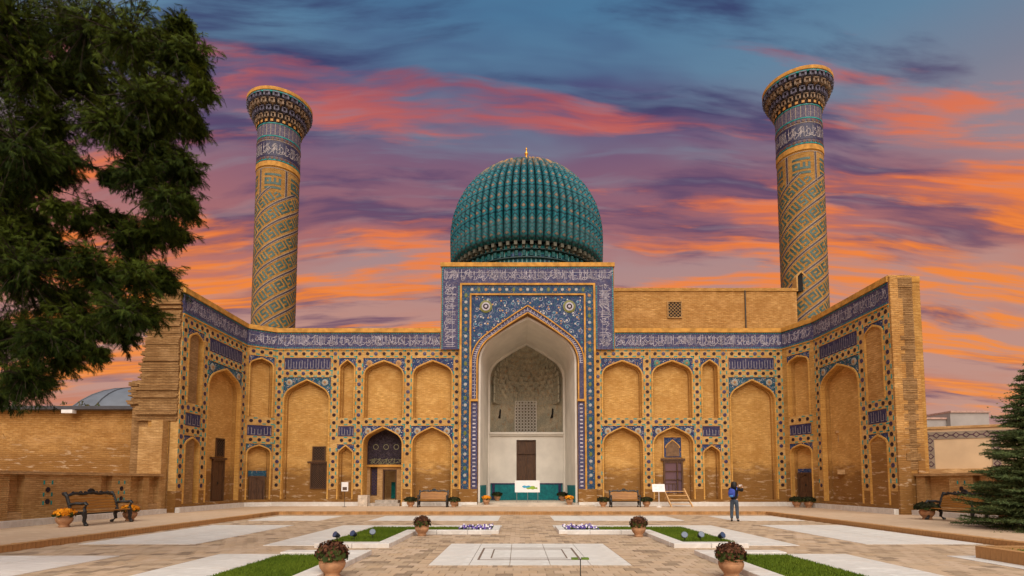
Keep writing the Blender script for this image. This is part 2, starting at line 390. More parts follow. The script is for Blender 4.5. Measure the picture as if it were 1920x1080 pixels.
def pip(x_, y_, poly):
    c_ = False; j = len(poly) - 1
    for i in range(len(poly)):
        (xi, yi), (xj, yj) = poly[i], poly[j]
        if (yi > y_) != (yj > y_) and x_ < (xj - xi) * (y_ - yi) / (yj - yi) + xi: c_ = not c_
        j = i
    return c_
VINE = plain('pale_vine_glaze', (.25, .265, .325), .4, .3, 2); FLW = [plain('ochre_flower_glaze', (.46, .22, .055), .4), plain('ivory_flower_glaze', (.50, .47, .42), .4), plain('sky_flower_glaze', (.05, .22, .30), .4)]
def arabesque(root, polys, P, d, sp, rr, sc=1.):
    """vine scrolls with small flowers laid over a tiled spandrel"""
    m_ = MB(); pts = []
    for poly in polys:
        xs = [q_[0] for q_ in poly]; ys = [q_[1] for q_ in poly]
        for _ in range(1400):
            x_, y_ = rr.uniform(min(xs), max(xs)), rr.uniform(min(ys), max(ys))
            if not all(pip(x_ + dx, y_ + dy, poly) for dx, dy in ((.09 * sc, 0), (-.09 * sc, 0), (0, .09 * sc), (0, -.09 * sc))): continue
            if any((x_ - a) ** 2 + (y_ - b_) ** 2 < sp * sp for a, b_ in pts): continue
            pts.append((x_, y_)); ph = rr.uniform(0, 6.28); dr = rr.choice((-1, 1)); R1 = sp * .52
            if all(pip(x_ + R1 * math.cos(a), y_ + R1 * math.sin(a), poly) for a in (0, 1.57, 3.14, 4.71)):
                m_.strip([(x_ + (R1 * (1 - i / 14)) * math.cos(ph + dr * i * .62), y_ + (R1 * (1 - i / 14)) * math.sin(ph + dr * i * .62)) for i in range(11)], .032 * sc, P, d, 0)
            for t_ in (0, 1):
                fx, fy = (x_, y_) if t_ == 0 else (x_ + R1 * 1.0 * math.cos(ph + 2.4), y_ + R1 * 1.0 * math.sin(ph + 2.4))
                if t_ and not pip(fx, fy, poly): continue
                r_ = rr.uniform(.035, .058) * sc; k_ = rr.choice((1, 1, 2, 2, 3))
                m_.face([P(fx + r_ * math.cos(a), fy + r_ * math.sin(a), d + .003) for a in [i * PI / 3 for i in range(6)]], None, k_)
    if m_.f: tag(m_.build('vine_scroll', [VINE] + FLW, root, weld=False, recalc=False), kind='stuff')
# ================================================================== SETTING
XA = .58                      # axis of the portal
PX = .33                      # axis of the paving layout
KL, KR, KF = -12.1, 12.45, 26.9   # edges of the sunken court
ground = MB(); ground.face([(-900, -600, -.05), (900, -600, -.05), (900, 1500, -.05), (-900, 1500, -.05)])
tag(ground.build('ground', plain('earth', (.26, .20, .14), .95, .2, .2)), kind='structure')
plaza = MB(); plaza.face([(KL, -14, -.016), (KR, -14, -.016), (KR, KF, -.016), (KL, KF, -.016)])
plaza = tag(plaza.build('plaza', plain('paving_mortar', (.27, .19, .13), .95, .2, 3)), 'brick paved court with white marble fields', kind='structure')
walk = MB()
for (x0, x1, y0, y1) in [(-24, KL - .1, -14, 45), (KR + .1, 27, -14, 45), (KL - .1, KR + .1, KF + .1, 45)]: walk.box(x0, x1, y0, y1, -.04, .15)
walk = tag(walk.build('walkway', WALK), 'raised brick walkway round the court', kind='structure')
# marble fields: x0,x1,y0,y1 (left of the axis; mirrored)
fields = [(-11.45, -8.4, 22.7, 25.7), (-6.35, -.85, 22.7, 25.7), (-11.6, -8.5, 14.2, 20.4), (-11.7, -8.85, 6.0, 12.0), (-6.6, -5.1, 13.9, 20.3), (-5.08, -.62, 18.95, 20.3), (-6.8, -5.25, 5.5, 12.3)]
def mir(f): return (2 * PX - f[1], 2 * PX - f[0], f[2], f[3])
fields = fields + [mir(f) for f in fields] + [(-1.78, 2.24, 10.65, 14.3)]
beds = [(-5.1, -3.2, 13.45, 18.95), (-3.25, -.6, 16.5, 18.95), (-5.25, -3.3, 5.5, 12.3)]
beds = beds + [mir(f) for f in beds]
slabm = {}
def slab_piece(w, h):
    key = (round(w, 3), round(h, 3))
    if key not in slabm:
        m_ = MB(); e = .007; m_.box(e, key[0] - e, e, key[1] - e, -.03, .008, bottom=False); slabm[key] = m_.mesh('marble_slab', MARBLE)
    return slabm[key]
for (x0, x1, y0, y1) in fields:
    nx = max(1, round((x1 - x0) / 1.25)); ny = max(1, round((y1 - y0) / 1.0))
    if (x0, x1) == (-1.78, 2.24): nx, ny = 5, 5
    for i in range(nx):
        for j in range(ny):
            w, h = (x1 - x0) / nx, (y1 - y0) / ny
            inst('marble_slab', slab_piece(w, h), plaza, (x0 + i * w, y0 + j * h, 0))
# dark inlaid joints of the square set into the middle field
for k_, (a, w_) in enumerate([(1.05, .045), (.80, .03)]):
    m_ = MB(); cxx, cyy = .23, 12.35
    for (bx0, bx1, by0, by1) in [(-a, a, a * .92, a * .92 + w_), (-a, a, -a * .92 - w_, -a * .92), (-a - w_, -a, -a * .92 - w_, a * .92 + w_), (a, a + w_, -a * .92 - w_, a * .92 + w_)]:
        m_.box(cxx + bx0, cxx + bx1, cyy + by0, cyy + by1, .009, .013)
    m_.build('inlay_joint', plain('inlay_joint%d' % k_, (.16, .11, .08), .9), plaza)
# rowlock brick border of the middle field
bb_ = MB(); bb_.box(-.045, .045, -.11, .11, -.02, .006); bbm = bb_.mesh('border_brick', PAVE)
n_ = 0
for i in range(41):
    x_ = -1.78 + .05 + i * .098
    for y_ in (10.53, 14.42): inst('border_brick', bbm, plaza, (x_, y_, rnd.uniform(-.003, .003)))
for i in range(40):
    for x_ in (-1.90, 2.36): inst('border_brick', bbm, plaza, (x_, 10.5 + i * .099, rnd.uniform(-.003, .003)), PI / 2)
# paving bricks
BW, BD = .30, .30
pav = MB(); near = []; pm = MB(); pm.box(-BW / 2 + .006, BW / 2 - .006, -BD / 2 + .006, BD / 2 - .006, -.03, 0, tone=0., bottom=False); pmesh = pm.mesh('paving_brick', PAVE)
def inside(x_, y_):
    for (x0, x1, y0, y1) in fields + beds:
        if x0 + .16 < x_ < x1 - .16 and y0 + .16 < y_ < y1 - .16: return True
    return False
row = 0; yy = 3.0
while yy < KF - .15:
    xx = KL + (.15 if row % 2 else .0) + .15
    while xx < KR - .1:
        if not inside(xx, yy):
            if 9.2 < yy < 11.2 and abs(xx) < 7.5 and len(near) < 296: near.append((xx, yy))
            else:
                dz = rnd.uniform(-.004, .001); w_ = BW / 2 - .007
                pav.box(xx - w_, xx + w_, yy - BD / 2 + .007, yy + BD / 2 - .007, -.03, dz, tone=rnd.random(), bottom=False)
        xx += BW
    yy += BD; row += 1
tag(pav.build('paving_bricks', PAVE, plaza, weld=False, recalc=False), kind='stuff')
for (xx, yy) in near: inst('paving_brick', pmesh, plaza, (xx, yy, rnd.uniform(-.004, .001)))
# soldier-course brick kerb round the sunken court
km = MB(); km.box(-.055, .055, -.14, .14, -.05, .158, tone=0.); kmesh = km.mesh('kerb_brick', KERB)
kerb = tag(bpy.data.objects.new('kerb', None), 'soldier course brick kerb edging the walkway', kind='structure'); COL.objects.link(kerb); ORG[kerb.name] = Vector()
far = MB(); cnt = 0
def kb(x_, y_, along_y):
    global cnt
    if along_y and 11.5 < y_ < 23.5 and cnt < 290:
        cnt += 1; inst('kerb_brick', kmesh, kerb, (x_, y_, rnd.uniform(-.006, .004)), PI / 2)
    else:
        dz = rnd.uniform(-.006, .004); a, b_ = (.14, .055) if along_y else (.055, .14)
        far.box(x_ - a, x_ + a, y_ - b_, y_ + b_, -.05, .158 + dz, tone=0., bottom=False)
yy = 2.
while yy < KF: kb(KL - .05, yy, True); kb(KR + .05, yy, True); yy += .122 if 11.4 < yy < 23.5 else .122
xx = KL - .05
while xx < KR + .1: kb(xx, KF + .05, False); xx += .122
tag(far.build('kerb_bricks', KERB, kerb, weld=False), kind='stuff')

# ================================================================== COURTYARD FACADES
DEP = .40
def disc_mesh(name, r, th, n, mat, dome=0., squash=1.):
    m_ = MB(); ring = [(r * math.cos((k_ + .5) / n * 2 * PI), r * math.sin((k_ + .5) / n * 2 * PI) * squash) for k_ in range(n)]
    rin = [(p[0] * .72, p[1] * .72) for p in ring]
    for k_ in range(n):
        a, b_ = ring[k_], ring[(k_ + 1) % n]; c_, d_ = rin[k_], rin[(k_ + 1) % n]
        m_.face([(a[0], 0, a[1]), (b_[0], 0, b_[1]), (b_[0], -th, b_[1]), (a[0], -th, a[1])])
        m_.face([(a[0], -th, a[1]), (b_[0], -th, b_[1]), (d_[0], -th - dome, d_[1]), (c_[0], -th - dome, c_[1])])
    m_.face([(p[0], -th - dome, p[1]) for p in rin])
    return m_.mesh(name, mat)
STUD = [disc_mesh('tile_stud', .108, .02, 8, NAVYM, .012), disc_mesh('tile_stud', .108, .02, 8, PURPM, .012), disc_mesh('tile_stud', .115, .02, 8, plain('blue_glaze', (.030, .026, .08), .3, .4, 2, .5, bmp=.05), .012)]
MEDM = [disc_mesh('medallion', .20, .02, 12, plain('cream_glaze', (.30, .27, .22), .4), .01), disc_mesh('medallion', .20, .02, 8, plain('ochre_glaze', (.36, .19, .07), .4), .01), disc_mesh('medallion', .20, .02, 12, plain('green_glaze', (.05, .17, .13), .35), .01)]
MEDC = disc_mesh('rosette', .085, .045, 8, plain('amber_boss', (.26, .13, .05), .5), .01)
def script(m_, P, u0, u1, v0, h, d, rr, vert=False):
    """flowing pseudo-calligraphic strokes: tall shafts over a tangle of bowls"""
    Q = (lambda a, b_, dd: P(b_, a, dd)) if vert else P
    u = u0 + .08; w = .027
    while u < u1 - .12:
        k_ = rr.random(); top = v0 + h * rr.uniform(.80, .96); bt = v0 + h * rr.uniform(.10, .30)
        if k_ < .52:
            m_.strip([(u, bt), (u + rr.uniform(-.02, .02), top)], w, Q, d)
            if rr.random() < .5: m_.strip([(u, bt), (u + .07, bt - .04), (u + .15, bt), (u + .19, bt + .12)], w, Q, d)
            if rr.random() < .4: m_.strip([(u - .05, top - .06), (u + .01, top)], w, Q, d)
        elif k_ < .86:
            rx = rr.uniform(.08, .17); cy_ = v0 + h * rr.uniform(.22, .55); s_ = rr.uniform(-.4, .5)
            m_.strip([(u + rx + rx * math.cos(a), cy_ + rx * .85 * math.sin(a)) for a in [PI * (1 + s_) + i * .42 for i in range(9)]], w, Q, d)
        else:
            m_.strip([(u, v0 + h * .2), (u + .22, v0 + h * .62), (u + .06, v0 + h * .66), (u + .28, v0 + h * .88)], w, Q, d)
        if rr.random() < .45: m_.strip([(u + .06, v0 + h * rr.uniform(.3, .75)), (u + .11, v0 + h * rr.uniform(.3, .75))], .04, Q, d)
        u += rr.uniform(.06, .125)
    m_.strip([(u0 + .05, v0 + h * .70), (u1 - .05, v0 + h * .70)], .018, Q, d - .003)
def lattice(PL, u0, u1, v0, v1, dd, root, name='lattice_window', cell=.16, mat=None, backing=None):
    m_ = MB(); fw = .06
    for (a, b_, c_, e_) in [(u0, u1, v0, v0 + fw), (u0, u1, v1 - fw, v1), (u0, u0 + fw, v0 + fw, v1 - fw), (u1 - fw, u1, v0 + fw, v1 - fw)]: m_.rect(PL, a, b_, c_, e_, dd, dd + .07, back=True)
    o = m_.build(name, mat or DOORW, root)
    m_ = MB(); m_.rect(PL, u0 + .01, u1 - .01, v0 + .01, v1 - .01, dd - .02, dd + .012); m_.build('pane', backing or DARKH, o)
    m_ = MB(); w_, h_ = u1 - u0, v1 - v0; nn = int((w_ + h_) / cell)
    for i in range(1, nn):
        t_ = i * cell
        for sgn in (0, 1):
            a = (min(t_, w_), max(0, t_ - w_)); b_ = (max(0, t_ - h_), min(t_, h_))
            if sgn: a, b_ = (w_ - a[0], a[1]), (w_ - b_[0], b_[1])
            if abs(a[0] - b_[0]) > .03: m_.strip([(u0 + a[0], v0 + a[1]), (u0 + b_[0], v0 + b_[1])], .028, PL, dd + .03 + .006 * sgn)
    m_.build('grille', mat or DOORW, o)
    return o
def door(PL, u0, u1, v0, v1, dd, root, arched=0., leaves=2, mat=None):
    mat = mat or DOORW; fw = .09; m_ = MB()
    m_.rect(PL, u0, u0 + fw, v0, v1, dd, dd + .12, back=True); m_.rect(PL, u1 - fw, u1, v0, v1, dd, dd + .12, back=True); m_.rect(PL, u0 + fw, u1 - fw, v1 - fw, v1, dd, dd + .12, back=True)
    if arched:
        um = (u0 + u1) / 2; ar = arch(um, (u1 - u0) / 2 - fw, v1 - fw - arched, v1 - fw - .03, 6)
        m_.prism([(u1 - fw, v1 - fw), (u0 + fw, v1 - fw)] + list(reversed(ar)), PL, dd, dd + .10)
    o = m_.build('door', mat, root); w_ = (u1 - u0 - 2 * fw) / leaves
    for k_ in range(leaves):
        a = u0 + fw + k_ * w_; m_ = MB(); m_.rect(PL, a + .006, a + w_ - .006, v0, v1 - fw - .004, dd, dd + .05)
        hh = v1 - fw - v0
        for (f0, f1) in ((.06, .36), (.40, .66), (.70, .94)): m_.rect(PL, a + w_ * .18, a + w_ * .82, v0 + hh * f0, v0 + hh * f1, dd + .05, dd + .068)
        lf = m_.build('leaf', mat, o)
    m_ = MB(); um = (u0 + u1) / 2
    m_.rect(PL, um - .05, um - .025, v0 + 1.0, v0 + 1.12, dd + .05, dd + .10); m_.build('handle', IRON, o)
    return o
class Facade:
    def __init__(s, root): s.root = root; s.brick = MB(); s.band = MB(); s.rib = MB(); s.dash = MB(); s.nst = 0
    def stud(s, PL, u, v, col):
        k_ = 0 if rnd.random() < .62 else (1 if rnd.random() < .6 else 2)
        if v < 4 and rnd.random() < .05: return
        inst('tile_stud', STUD[k_], s.root, PL(u, v, 0), PL.rz); s.nst += 1
        for sg in (-1, 1):
            if rnd.random() < .06: continue
            if col: s.dash.rect(PL, u + sg * .19 - .032, u + sg * .19 + .032, v + .14, v + .35, 0, .012)
            else: s.dash.rect(PL, u + .14, u + .35, v + sg * .175 - .032, v + sg * .175 + .032, 0, .012)
    def row(s, PL, u0, u1, v0, v1):
        s.band.rect(PL, u0, u1, v0, v1, -DEP, 0)
        n = max(1, round((u1 - u0) / .49)); st = (u1 - u0) / n
        for i in range(n): s.stud(PL, u0 + st * (i + .5), (v0 + v1) / 2, False)
    def cell(s, PL, u0, u1, vb, vs, va, vt, tile, med=None, rec=DEP, jamb=.10, nb=True):
        um = (u0 + u1) / 2; a = (u1 - u0) / 2 - jamb; rw = .085
        aO = arch(um, a + rw, vs, va + rw * 1.1); aI = arch(um, a, vs, va)
        for sg in (1, -1):                                       # brick jambs
            x0, x1 = (um + a + rw, u1) if sg > 0 else (u0, um - a - rw)
            s.brick.rect(PL, x0, x1, vb, vs, -rec, 0)
        h = len(aO) // 2                                           # two halves of the spandrel
        right = [(u1, vs), (u1, vt), (um, vt)] + [aO[i] for i in range(h, -1, -1)]
        left = [(um, vt), (u0, vt), (u0, vs)] + [aO[i] for i in range(len(aO) - 1, h - 1, -1)]
        m_ = MB(); m_.prism(right, PL, -.2, -.015); m_.prism(left, PL, -.2, -.015)
        sp = m_.build('spandrel', tile, s.root); arabesque(sp, [right, left], PL, -.008, .24, random.Random(int(u0 * 31 + vt * 7)), .62)
        # moulded brick rib round the arch and down the jambs
        O = [(um + a + rw, vb)] + aO + [(um - a - rw, vb)]; I = [(um + a, vb)] + aI + [(um - a, vb)]
        for i in range(len(O) - 1):
            s.rib.prism([I[i], O[i], O[i + 1], I[i + 1]], PL, -rec, .045)
        # thin tile frame line
        s.rib.rect(PL, u0, u1, vt - .03, vt, -.02, .012)
        if nb:
            m_ = MB(); n2 = MB(); m_.rect(PL, u0 + .02, u1 - .02, vb - .02, va + .1, -rec - .05, -rec + .002); m_.build('niche_panel', NICHE, s.root)
            # inner order: a second shallow step
            i2 = arch(um, a - .10, vs, va - .12); I2 = [(um + a - .10, vb)] + i2 + [(um - a + .10, vb)]; J = [(um + a, vb)] + aI + [(um - a, vb)]
            for i in range(len(I2) - 1): s.brick.prism([I2[i], J[i], J[i + 1], I2[i + 1]], PL, -rec, -rec * .55)
        if med is not None:
            for sg in (-1, 1):
                p = PL(um + sg * ((u1 - u0) / 2 - .38), vt - .36, -.015); o = inst('medallion', MEDM[med], s.root, p, PL.rz); inst('rosette', MEDC, o, p, 0.).location = (0, 0, 0)
        return sp
    def panel(s, PL, u0, u1, v0, v1):
        m_ = MB(); m_.rect(PL, u0 + .04, u1 - .04, v0 + .03, v1 - .03, -.2, -.012); o = m_.build('tile_panel', PANEL, s.root)
        m_ = MB(); n = int((u1 - u0) / .17); rr = random.Random(int(u0 * 100))
        for i in range(n):                                          # upright kufic bars
            u = u0 + .10 + i * (u1 - u0 - .2) / max(1, n - 1)
            m_.strip([(u, v0 + .10), (u, v1 - .10 - rr.choice((0, .08, .16)))], .03, PL, -.004)
            if i % 2: m_.strip([(u, v0 + .12), (u + .17, v0 + .12)], .03, PL, -.004)
        m_.build('kufic_bars', plain('kufic_glaze', (.25, .23, .24), .4) if 'kufic_glaze' not in MATS2 else MATS2['kufic_glaze'], o)
        for (a, b_, c_, e_) in [(u0, u1, v0, v0 + .03), (u0, u1, v1 - .03, v1), (u0, u0 + .04, v0 + .03, v1 - .03), (u1 - .04, u1, v0 + .03, v1 - .03)]: s.brick.rect(PL, a, b_, c_, e_, -DEP, 0)
    def vband(s, PL, u0, u1):
        s.band.rect(PL, u0, u1, 1.2, 9.9, -DEP, 0); s.brick.rect(PL, u0, u1, .15, 1.2, -DEP, 0)
        st = (9.66 - 1.44) / 17; um = (u0 + u1) / 2
        for i in range(18): s.stud(PL, um, 1.44 + i * st, True)
    def column(s, PL, kind, u0, u1, med=0, lower=None, tile=None):
        s.row(PL, u0, u1, 9.42, 9.9)
        if lower != 'deep': s.brick.rect(PL, u0, u1, .15, .55, -DEP, 0)
        if kind == 'wide':
            s.cell(PL, u0, u1, 5.6, 8.25, 9.17, 9.42, SPAN, med if med in (1, 2) else None)
            s.row(PL, u0, u1, 5.14, 5.6)
            s.cell(PL, u0, u1, .55 if lower != 'deep' else .15, 3.95, 5.0, 5.14, SPAN, 0, nb=lower != 'deep', rec=DEP if lower != 'deep' else 1.3)
        elif kind == 'narrow':
            s.cell(PL, u0, u1, 5.6, 8.74, 9.22, 9.42, SPAN)
            s.row(PL, u0, u1, 5.12, 5.6); s.panel(PL, u0, u1, 4.42, 5.12); s.row(PL, u0, u1, 3.99, 4.42)
            s.cell(PL, u0, u1, .55, 3.36, 3.84, 3.99, tile or SPAN)
        else:
            s.row(PL, u0, u1, 8.20, 8.62); s.panel(PL, u0, u1, 8.62, 9.42)
            s.cell(PL, u0, u1, .55, 6.72, 7.96, 8.20, SPANT, 0)
    def finish(s, PL, seed, body=True, gaps=None):
        L = PL.L
        m_ = MB(); m_.rect(PL, 0, L, 9.96, 11.0, -DEP, .02); fz = m_.build('frieze', FRIEZE, s.root)
        m_ = MB(); script(m_, PL, .05, L - .05, 10.10, .80, .030, random.Random(seed)); m_.build('inscription', SCRIPT, fz, weld=False)
        m_ = MB()                                                   # tiny chequered borders of the frieze
        for v_ in (10.02, 10.94):
            u = .04
            while u < L - .1: m_.rect(PL, u, u + .07, v_ - .022, v_ + .022, .02, .028); u += .14
        tag(m_.build('frieze_border', TURQM, fz), kind='stuff')
        m_ = MB(); m_.rect(PL, -.03, L + .03, 11.0, 11.27, -1.5, .09, back=True); m_.build('cornice', CAP, s.root)
        m_ = MB(); m_.rect(PL, 0, L, 9.9, 9.96, -DEP, .05); m_.build('string_course', CAP, s.root)
        for (a, b_) in (gaps or [(0, L)]):
            m_ = MB(); m_.rect(PL, a, b_, .15, .40, -.02, .22); m_.build('plinth', MARBLE, s.root)
        if body: s.brick.rect(PL, 0, L, .15, 11.0, -1.5, -DEP - .06, back=True)
    def close(s):
        s.brick.build('wall', BRICK, s.root); s.band.build('border_bands', BAND, s.root); s.rib.build('arch_ribs', RIB, s.root)
        tag(s.dash.build('turquoise_dashes', TURQM, s.root), kind='stuff')
MATS2 = {}; MATS2['kufic_glaze'] = plain('kufic_glaze', (.25, .23, .24), .4)

# ---------- left of the portal
fl = thing('courtyard_facade', 'golden brick arcaded facade with dotted tile borders left of the portal', 'facade', (-10, 33, 0), 'arcaded courtyard facades')
F = Facade(fl)
ML = Plane((-15.18, 33), (-3.66, 33)); o0 = -15.18
F.vband(ML, 0, .48)
F.column(ML, 'tall', .48, 3.46); F.vband(ML, 3.46, 3.94)
F.column(ML, 'narrow', 3.94, 4.99); F.vband(ML, 4.99, 5.46)
F.column(ML, 'wide', 5.46, 8.05, 1, 'deep'); F.vband(ML, 8.05, 8.52)
F.column(ML, 'wide', 8.52, 11.11, 0); F.vband(ML, 11.11, 11.52)
F.finish(ML, 3, body=False, gaps=[(0, 5.5), (8.05, 11.3)])
for (a, b_, c_, e_) in [(0, 5.46, .15, 11.), (8.05, 11.52, .15, 11.), (5.46, 8.05, 5.14, 11.)]: F.brick.rect(ML, a, b_, c_, e_, -1.5, -DEP - .06, back=True)
# deep entrance bay: tiled tympanum, cornice, side screen, open doorway
m_ = MB(); ar = arch(6.755, 1.2, 3.95, 5.0); m_.prism([(5.555, 2.72)] + [(7.955, 2.72)] + ar, ML, -1.0, -.92); tm = m_.build('tympanum', tile_mat('dark_tympanum_mosaic', (.020, .014, .020), (.034, .024, .036), (.10, .08, .09), (.10, .075, .03), (.06, .05, .10), 4.5, .08, .16), fl)
m_ = MB(); script(m_, ML, 5.6, 7.9, 2.74, .42, -.91, random.Random(5))
for uu in (6.1, 6.75, 7.4): m_.strip([(uu + .16 * math.cos(a), 3.85 + .16 * math.sin(a)) for a in [i * PI / 5 for i in range(11)]], .04, ML, -.91)
m_.build('tympanum_tracery', plain('olive_glaze', (.20, .19, .10), .4), tm)
m_ = MB(); m_.rect(ML, 5.555, 7.955, 2.58, 2.72, -1.0, -.80); m_.build('entrance_cornice', CAP, fl)
m_ = MB(); m_.rect(ML, 5.555, 5.75, .15, 2.58, -1.3, -.95); m_.rect(ML, 6.22, 6.55, .15, 2.58, -1.3, -.95); m_.rect(ML, 7.45, 7.955, .15, 2.58, -1.3, -.95); m_.rect(ML, 6.55, 7.45, 2.42, 2.58, -1.3, -.95); m_.build('entrance_pier', PALEB, fl)
lattice(ML, 5.75, 6.22, .75, 2.55, -1.15, fl, 'side_screen', .2, DOORW, PANEL)
m_ = MB(); m_.rect(ML, 5.75, 6.22, .15, .75, -1.3, -.97); m_.build('screen_sill', PALEB, fl)
m_ = MB()
for (a, b_, c_, e_) in [(6.56, 6.64, .5, 2.42), (7.36, 7.44, .5, 2.42), (6.64, 7.36, 2.34, 2.42)]: m_.rect(ML, a, b_, c_, e_, -1.2, -1.0, back=True)
dr = m_.build('door', DOORW, fl)
m_ = MB(); m_.rect(ML, 6.66, 6.98, .52, 1.62, -2.9, -2.85); m_.build('door_leaf', TURQM, dr)
m_ = MB(); m_.rect(ML, 7.08, 7.34, .52, 2.0, -2.6, -2.5); m_.build('door_leaf', GLASS, dr)
m_ = MB(); m_.rect(ML, 5.5, 6.4, .15, 2.6, -2.2, -1.45); m_.rect(ML, 7.6, 8.0, .15, 2.6, -2.2, -1.45); m_.rect(ML, 5.5, 8.0, 2.6, 2.8, -1.8, -1.45); m_.rect(ML, 5.4, 8.2, .15, 3.4, -6.4, -6.0); m_.rect(ML, 6.0, 7.9, .15, .5, -6.0, -1.0); m_.build('passage', brick_mat('passage_brick', (.66, .42, .17), (.7, .46, .2), (.5, .3, .12), stain=False), fl)
m_ = MB(); m_.rect(ML, 6.0, 7.9, .15, .32, -.95, .30); m_.rect(ML, 6.3, 7.7, .32, .5, -1.0, -.2); m_.build('step', plain('grey_stone', (.36, .31, .26), .9), fl)
m_ = MB(); m_.rect(ML, 5.42, 5.98, .15, .82, -.2, .42); m_.build('stone_block', plain('pale_stone', (.52, .44, .35), .9), fl)
# grilles in the tall bay
lattice(ML, 2.28, 3.10, 2.95, 3.85, -DEP + .005, fl, cell=.17)
lattice(ML, 2.18, 3.22, 1.2, 2.82, -DEP + .005, fl, 'shuttered_window', .13)
m_ = MB(); m_.rect(ML, 2.0, 3.3, 2.83, 2.91, -DEP, -DEP + .12); m_.build('lintel', DOORW, fl)
# chamfer
CL = Plane((-16.55, 32.05), (-15.18, 33))
F.brick.rect(CL, 0, .12, .15, 9.9, -DEP, 0); F.brick.rect(CL, CL.L - .1, CL.L, .15, 9.9, -DEP, 0)
F.column(CL, 'narrow', .12, CL.L - .1, tile=SPANT); F.finish(CL, 4)
um = CL.L / 2 + .01; m_ = MB(); m_.rect(CL, um - .52, um + .52, 1.95, 2.32, -DEP, -DEP + .04); m_.build('tile_panel', SPANT, fl)
door(CL, um - .44, um + .44, .45, 2.0, -DEP + .02, fl, .4)
# wing
WL = Plane((-16.55, 25.85), (-16.55, 32.05))
F.vband(WL, 0, .46); F.column(WL, 'narrow', .46, 1.80); F.vband(WL, 1.80, 2.28); F.column(WL, 'tall', 2.28, 5.74); F.vband(WL, 5.74, 6.20); F.finish(WL, 6)
door(WL, 3.6, 4.75, .5, 2.9, -DEP + .005, fl); lattice(WL, 3.9, 4.75, 3.05, 4.1, -DEP + .005, fl, cell=.2)
m_ = MB(); m_.rect(WL, 3.4, 4.95, 2.9, 3.0, -DEP, -DEP + .14); m_.build('lintel', DOORW, fl)
F.close()
# ---------- right of the portal
fr = thing('courtyard_facade', 'golden brick arcaded facade with dotted tile borders right of the portal', 'facade', (11, 33, 0), 'arcaded courtyard facades')
F = Facade(fr)
MR = Plane((4.76, 33), (16.54, 33))
F.vband(MR, 0, .42); F.column(MR, 'wide', .42, 3.05, 0); F.vband(MR, 3.05, 3.55); F.column(MR, 'wide', 3.55, 6.17, 2); F.vband(MR, 6.17, 6.64)
F.column(MR, 'narrow', 6.64, 7.80); F.vband(MR, 7.80, 8.38); F.column(MR, 'tall', 8.38, 11.30); F.vband(MR, 11.30, 11.78); F.finish(MR, 13)
# wooden-framed glass door and arched tile window over it
m_ = MB()
for (a, b_, c_, e_) in [(4.30, 4.40, .95, 2.95), (5.42, 5.52, .95, 2.95), (4.40, 5.42, 2.83, 2.95), (4.40, 5.42, 1.75, 1.79), (4.40, 5.42, 2.28, 2.32), (5.12, 5.20, .95, 2.83)]: m_.rect(MR, a, b_, c_, e_, -DEP, -DEP + .10, back=True)
dr = m_.build('glass_door', DOORW, fr)
m_ = MB(); m_.rect(MR, 4.40, 5.42, .95, 2.83, -DEP, -DEP + .03); m_.build('pane', GLASS, dr)
m_ = MB()
for uu in (4.6, 4.85, 5.0): m_.rect(MR, uu, uu + .035, .95, 1.5, -DEP + .03, -DEP + .06)
m_.rect(MR, 4.42, 5.1, 1.5, 1.54, -DEP + .03, -DEP + .06); m_.build('rail', DOORW, dr)
m_ = MB(); m_.rect(MR, 4.15, 5.65, 2.96, 3.10, -DEP, -DEP + .14); m_.build('lintel', DOORW, fr)
m_ = MB(); m_.rect(MR, 4.36, 5.44, 3.16, 4.42, -DEP, -DEP + .03); m_.build('window_surround', SPAN, fr)
ar = arch(4.9, .42, 3.75, 4.22, 6); m_ = MB(); m_.prism([(4.48, 3.22), (5.32, 3.22)] + ar, MR, -DEP + .03, -DEP + .045); wn_ = m_.build('arched_window', plain('window_dark_wood', (.16, .09, .045), .7), fr)
m_ = MB()
for (a, b_, c_, e_) in [(4.28, 4.36, 3.12, 4.46), (5.44, 5.52, 3.12, 4.46), (4.36, 5.44, 4.42, 4.50)]: m_.rect(MR, a, b_, c_, e_, -DEP, -DEP + .07, back=True)
O = arch(4.9, .47, 3.75, 4.29, 6); I = arch(4.9, .41, 3.75, 4.22, 6)
for i in range(len(O) - 1): m_.prism([I[i], O[i], O[i + 1], I[i + 1]], MR, -DEP + .03, -DEP + .07)
m_.build('window_frame', RIB, wn_)
CR = Plane((16.54, 33), (17.33, 30.8))
F.brick.rect(CR, 0, .35, .15, 9.9, -DEP, 0); F.brick.rect(CR, CR.L - .35, CR.L, .15, 9.9, -DEP, 0); F.column(CR, 'narrow', .35, CR.L - .35); F.finish(CR, 14)
um = CR.L / 2; m_ = MB(); m_.rect(CR, um - .62, um + .62, 1.98, 2.42, -DEP, -DEP + .04); m_.build('tile_panel', SPAN, fr)
door(CR, um - .58, um + .58, .4, 2.2, -DEP + .02, fr, .45)
WR = Plane((17.33, 30.8), (17.33, 24.45))
F.vband(WR, 0, .46); F.column(WR, 'tall', .46, 3.98); F.vband(WR, 3.98, 4.48); F.column(WR, 'narrow', 4.48, 5.90); F.vband(WR, 5.90, 6.35); F.finish(WR, 16); F.close()
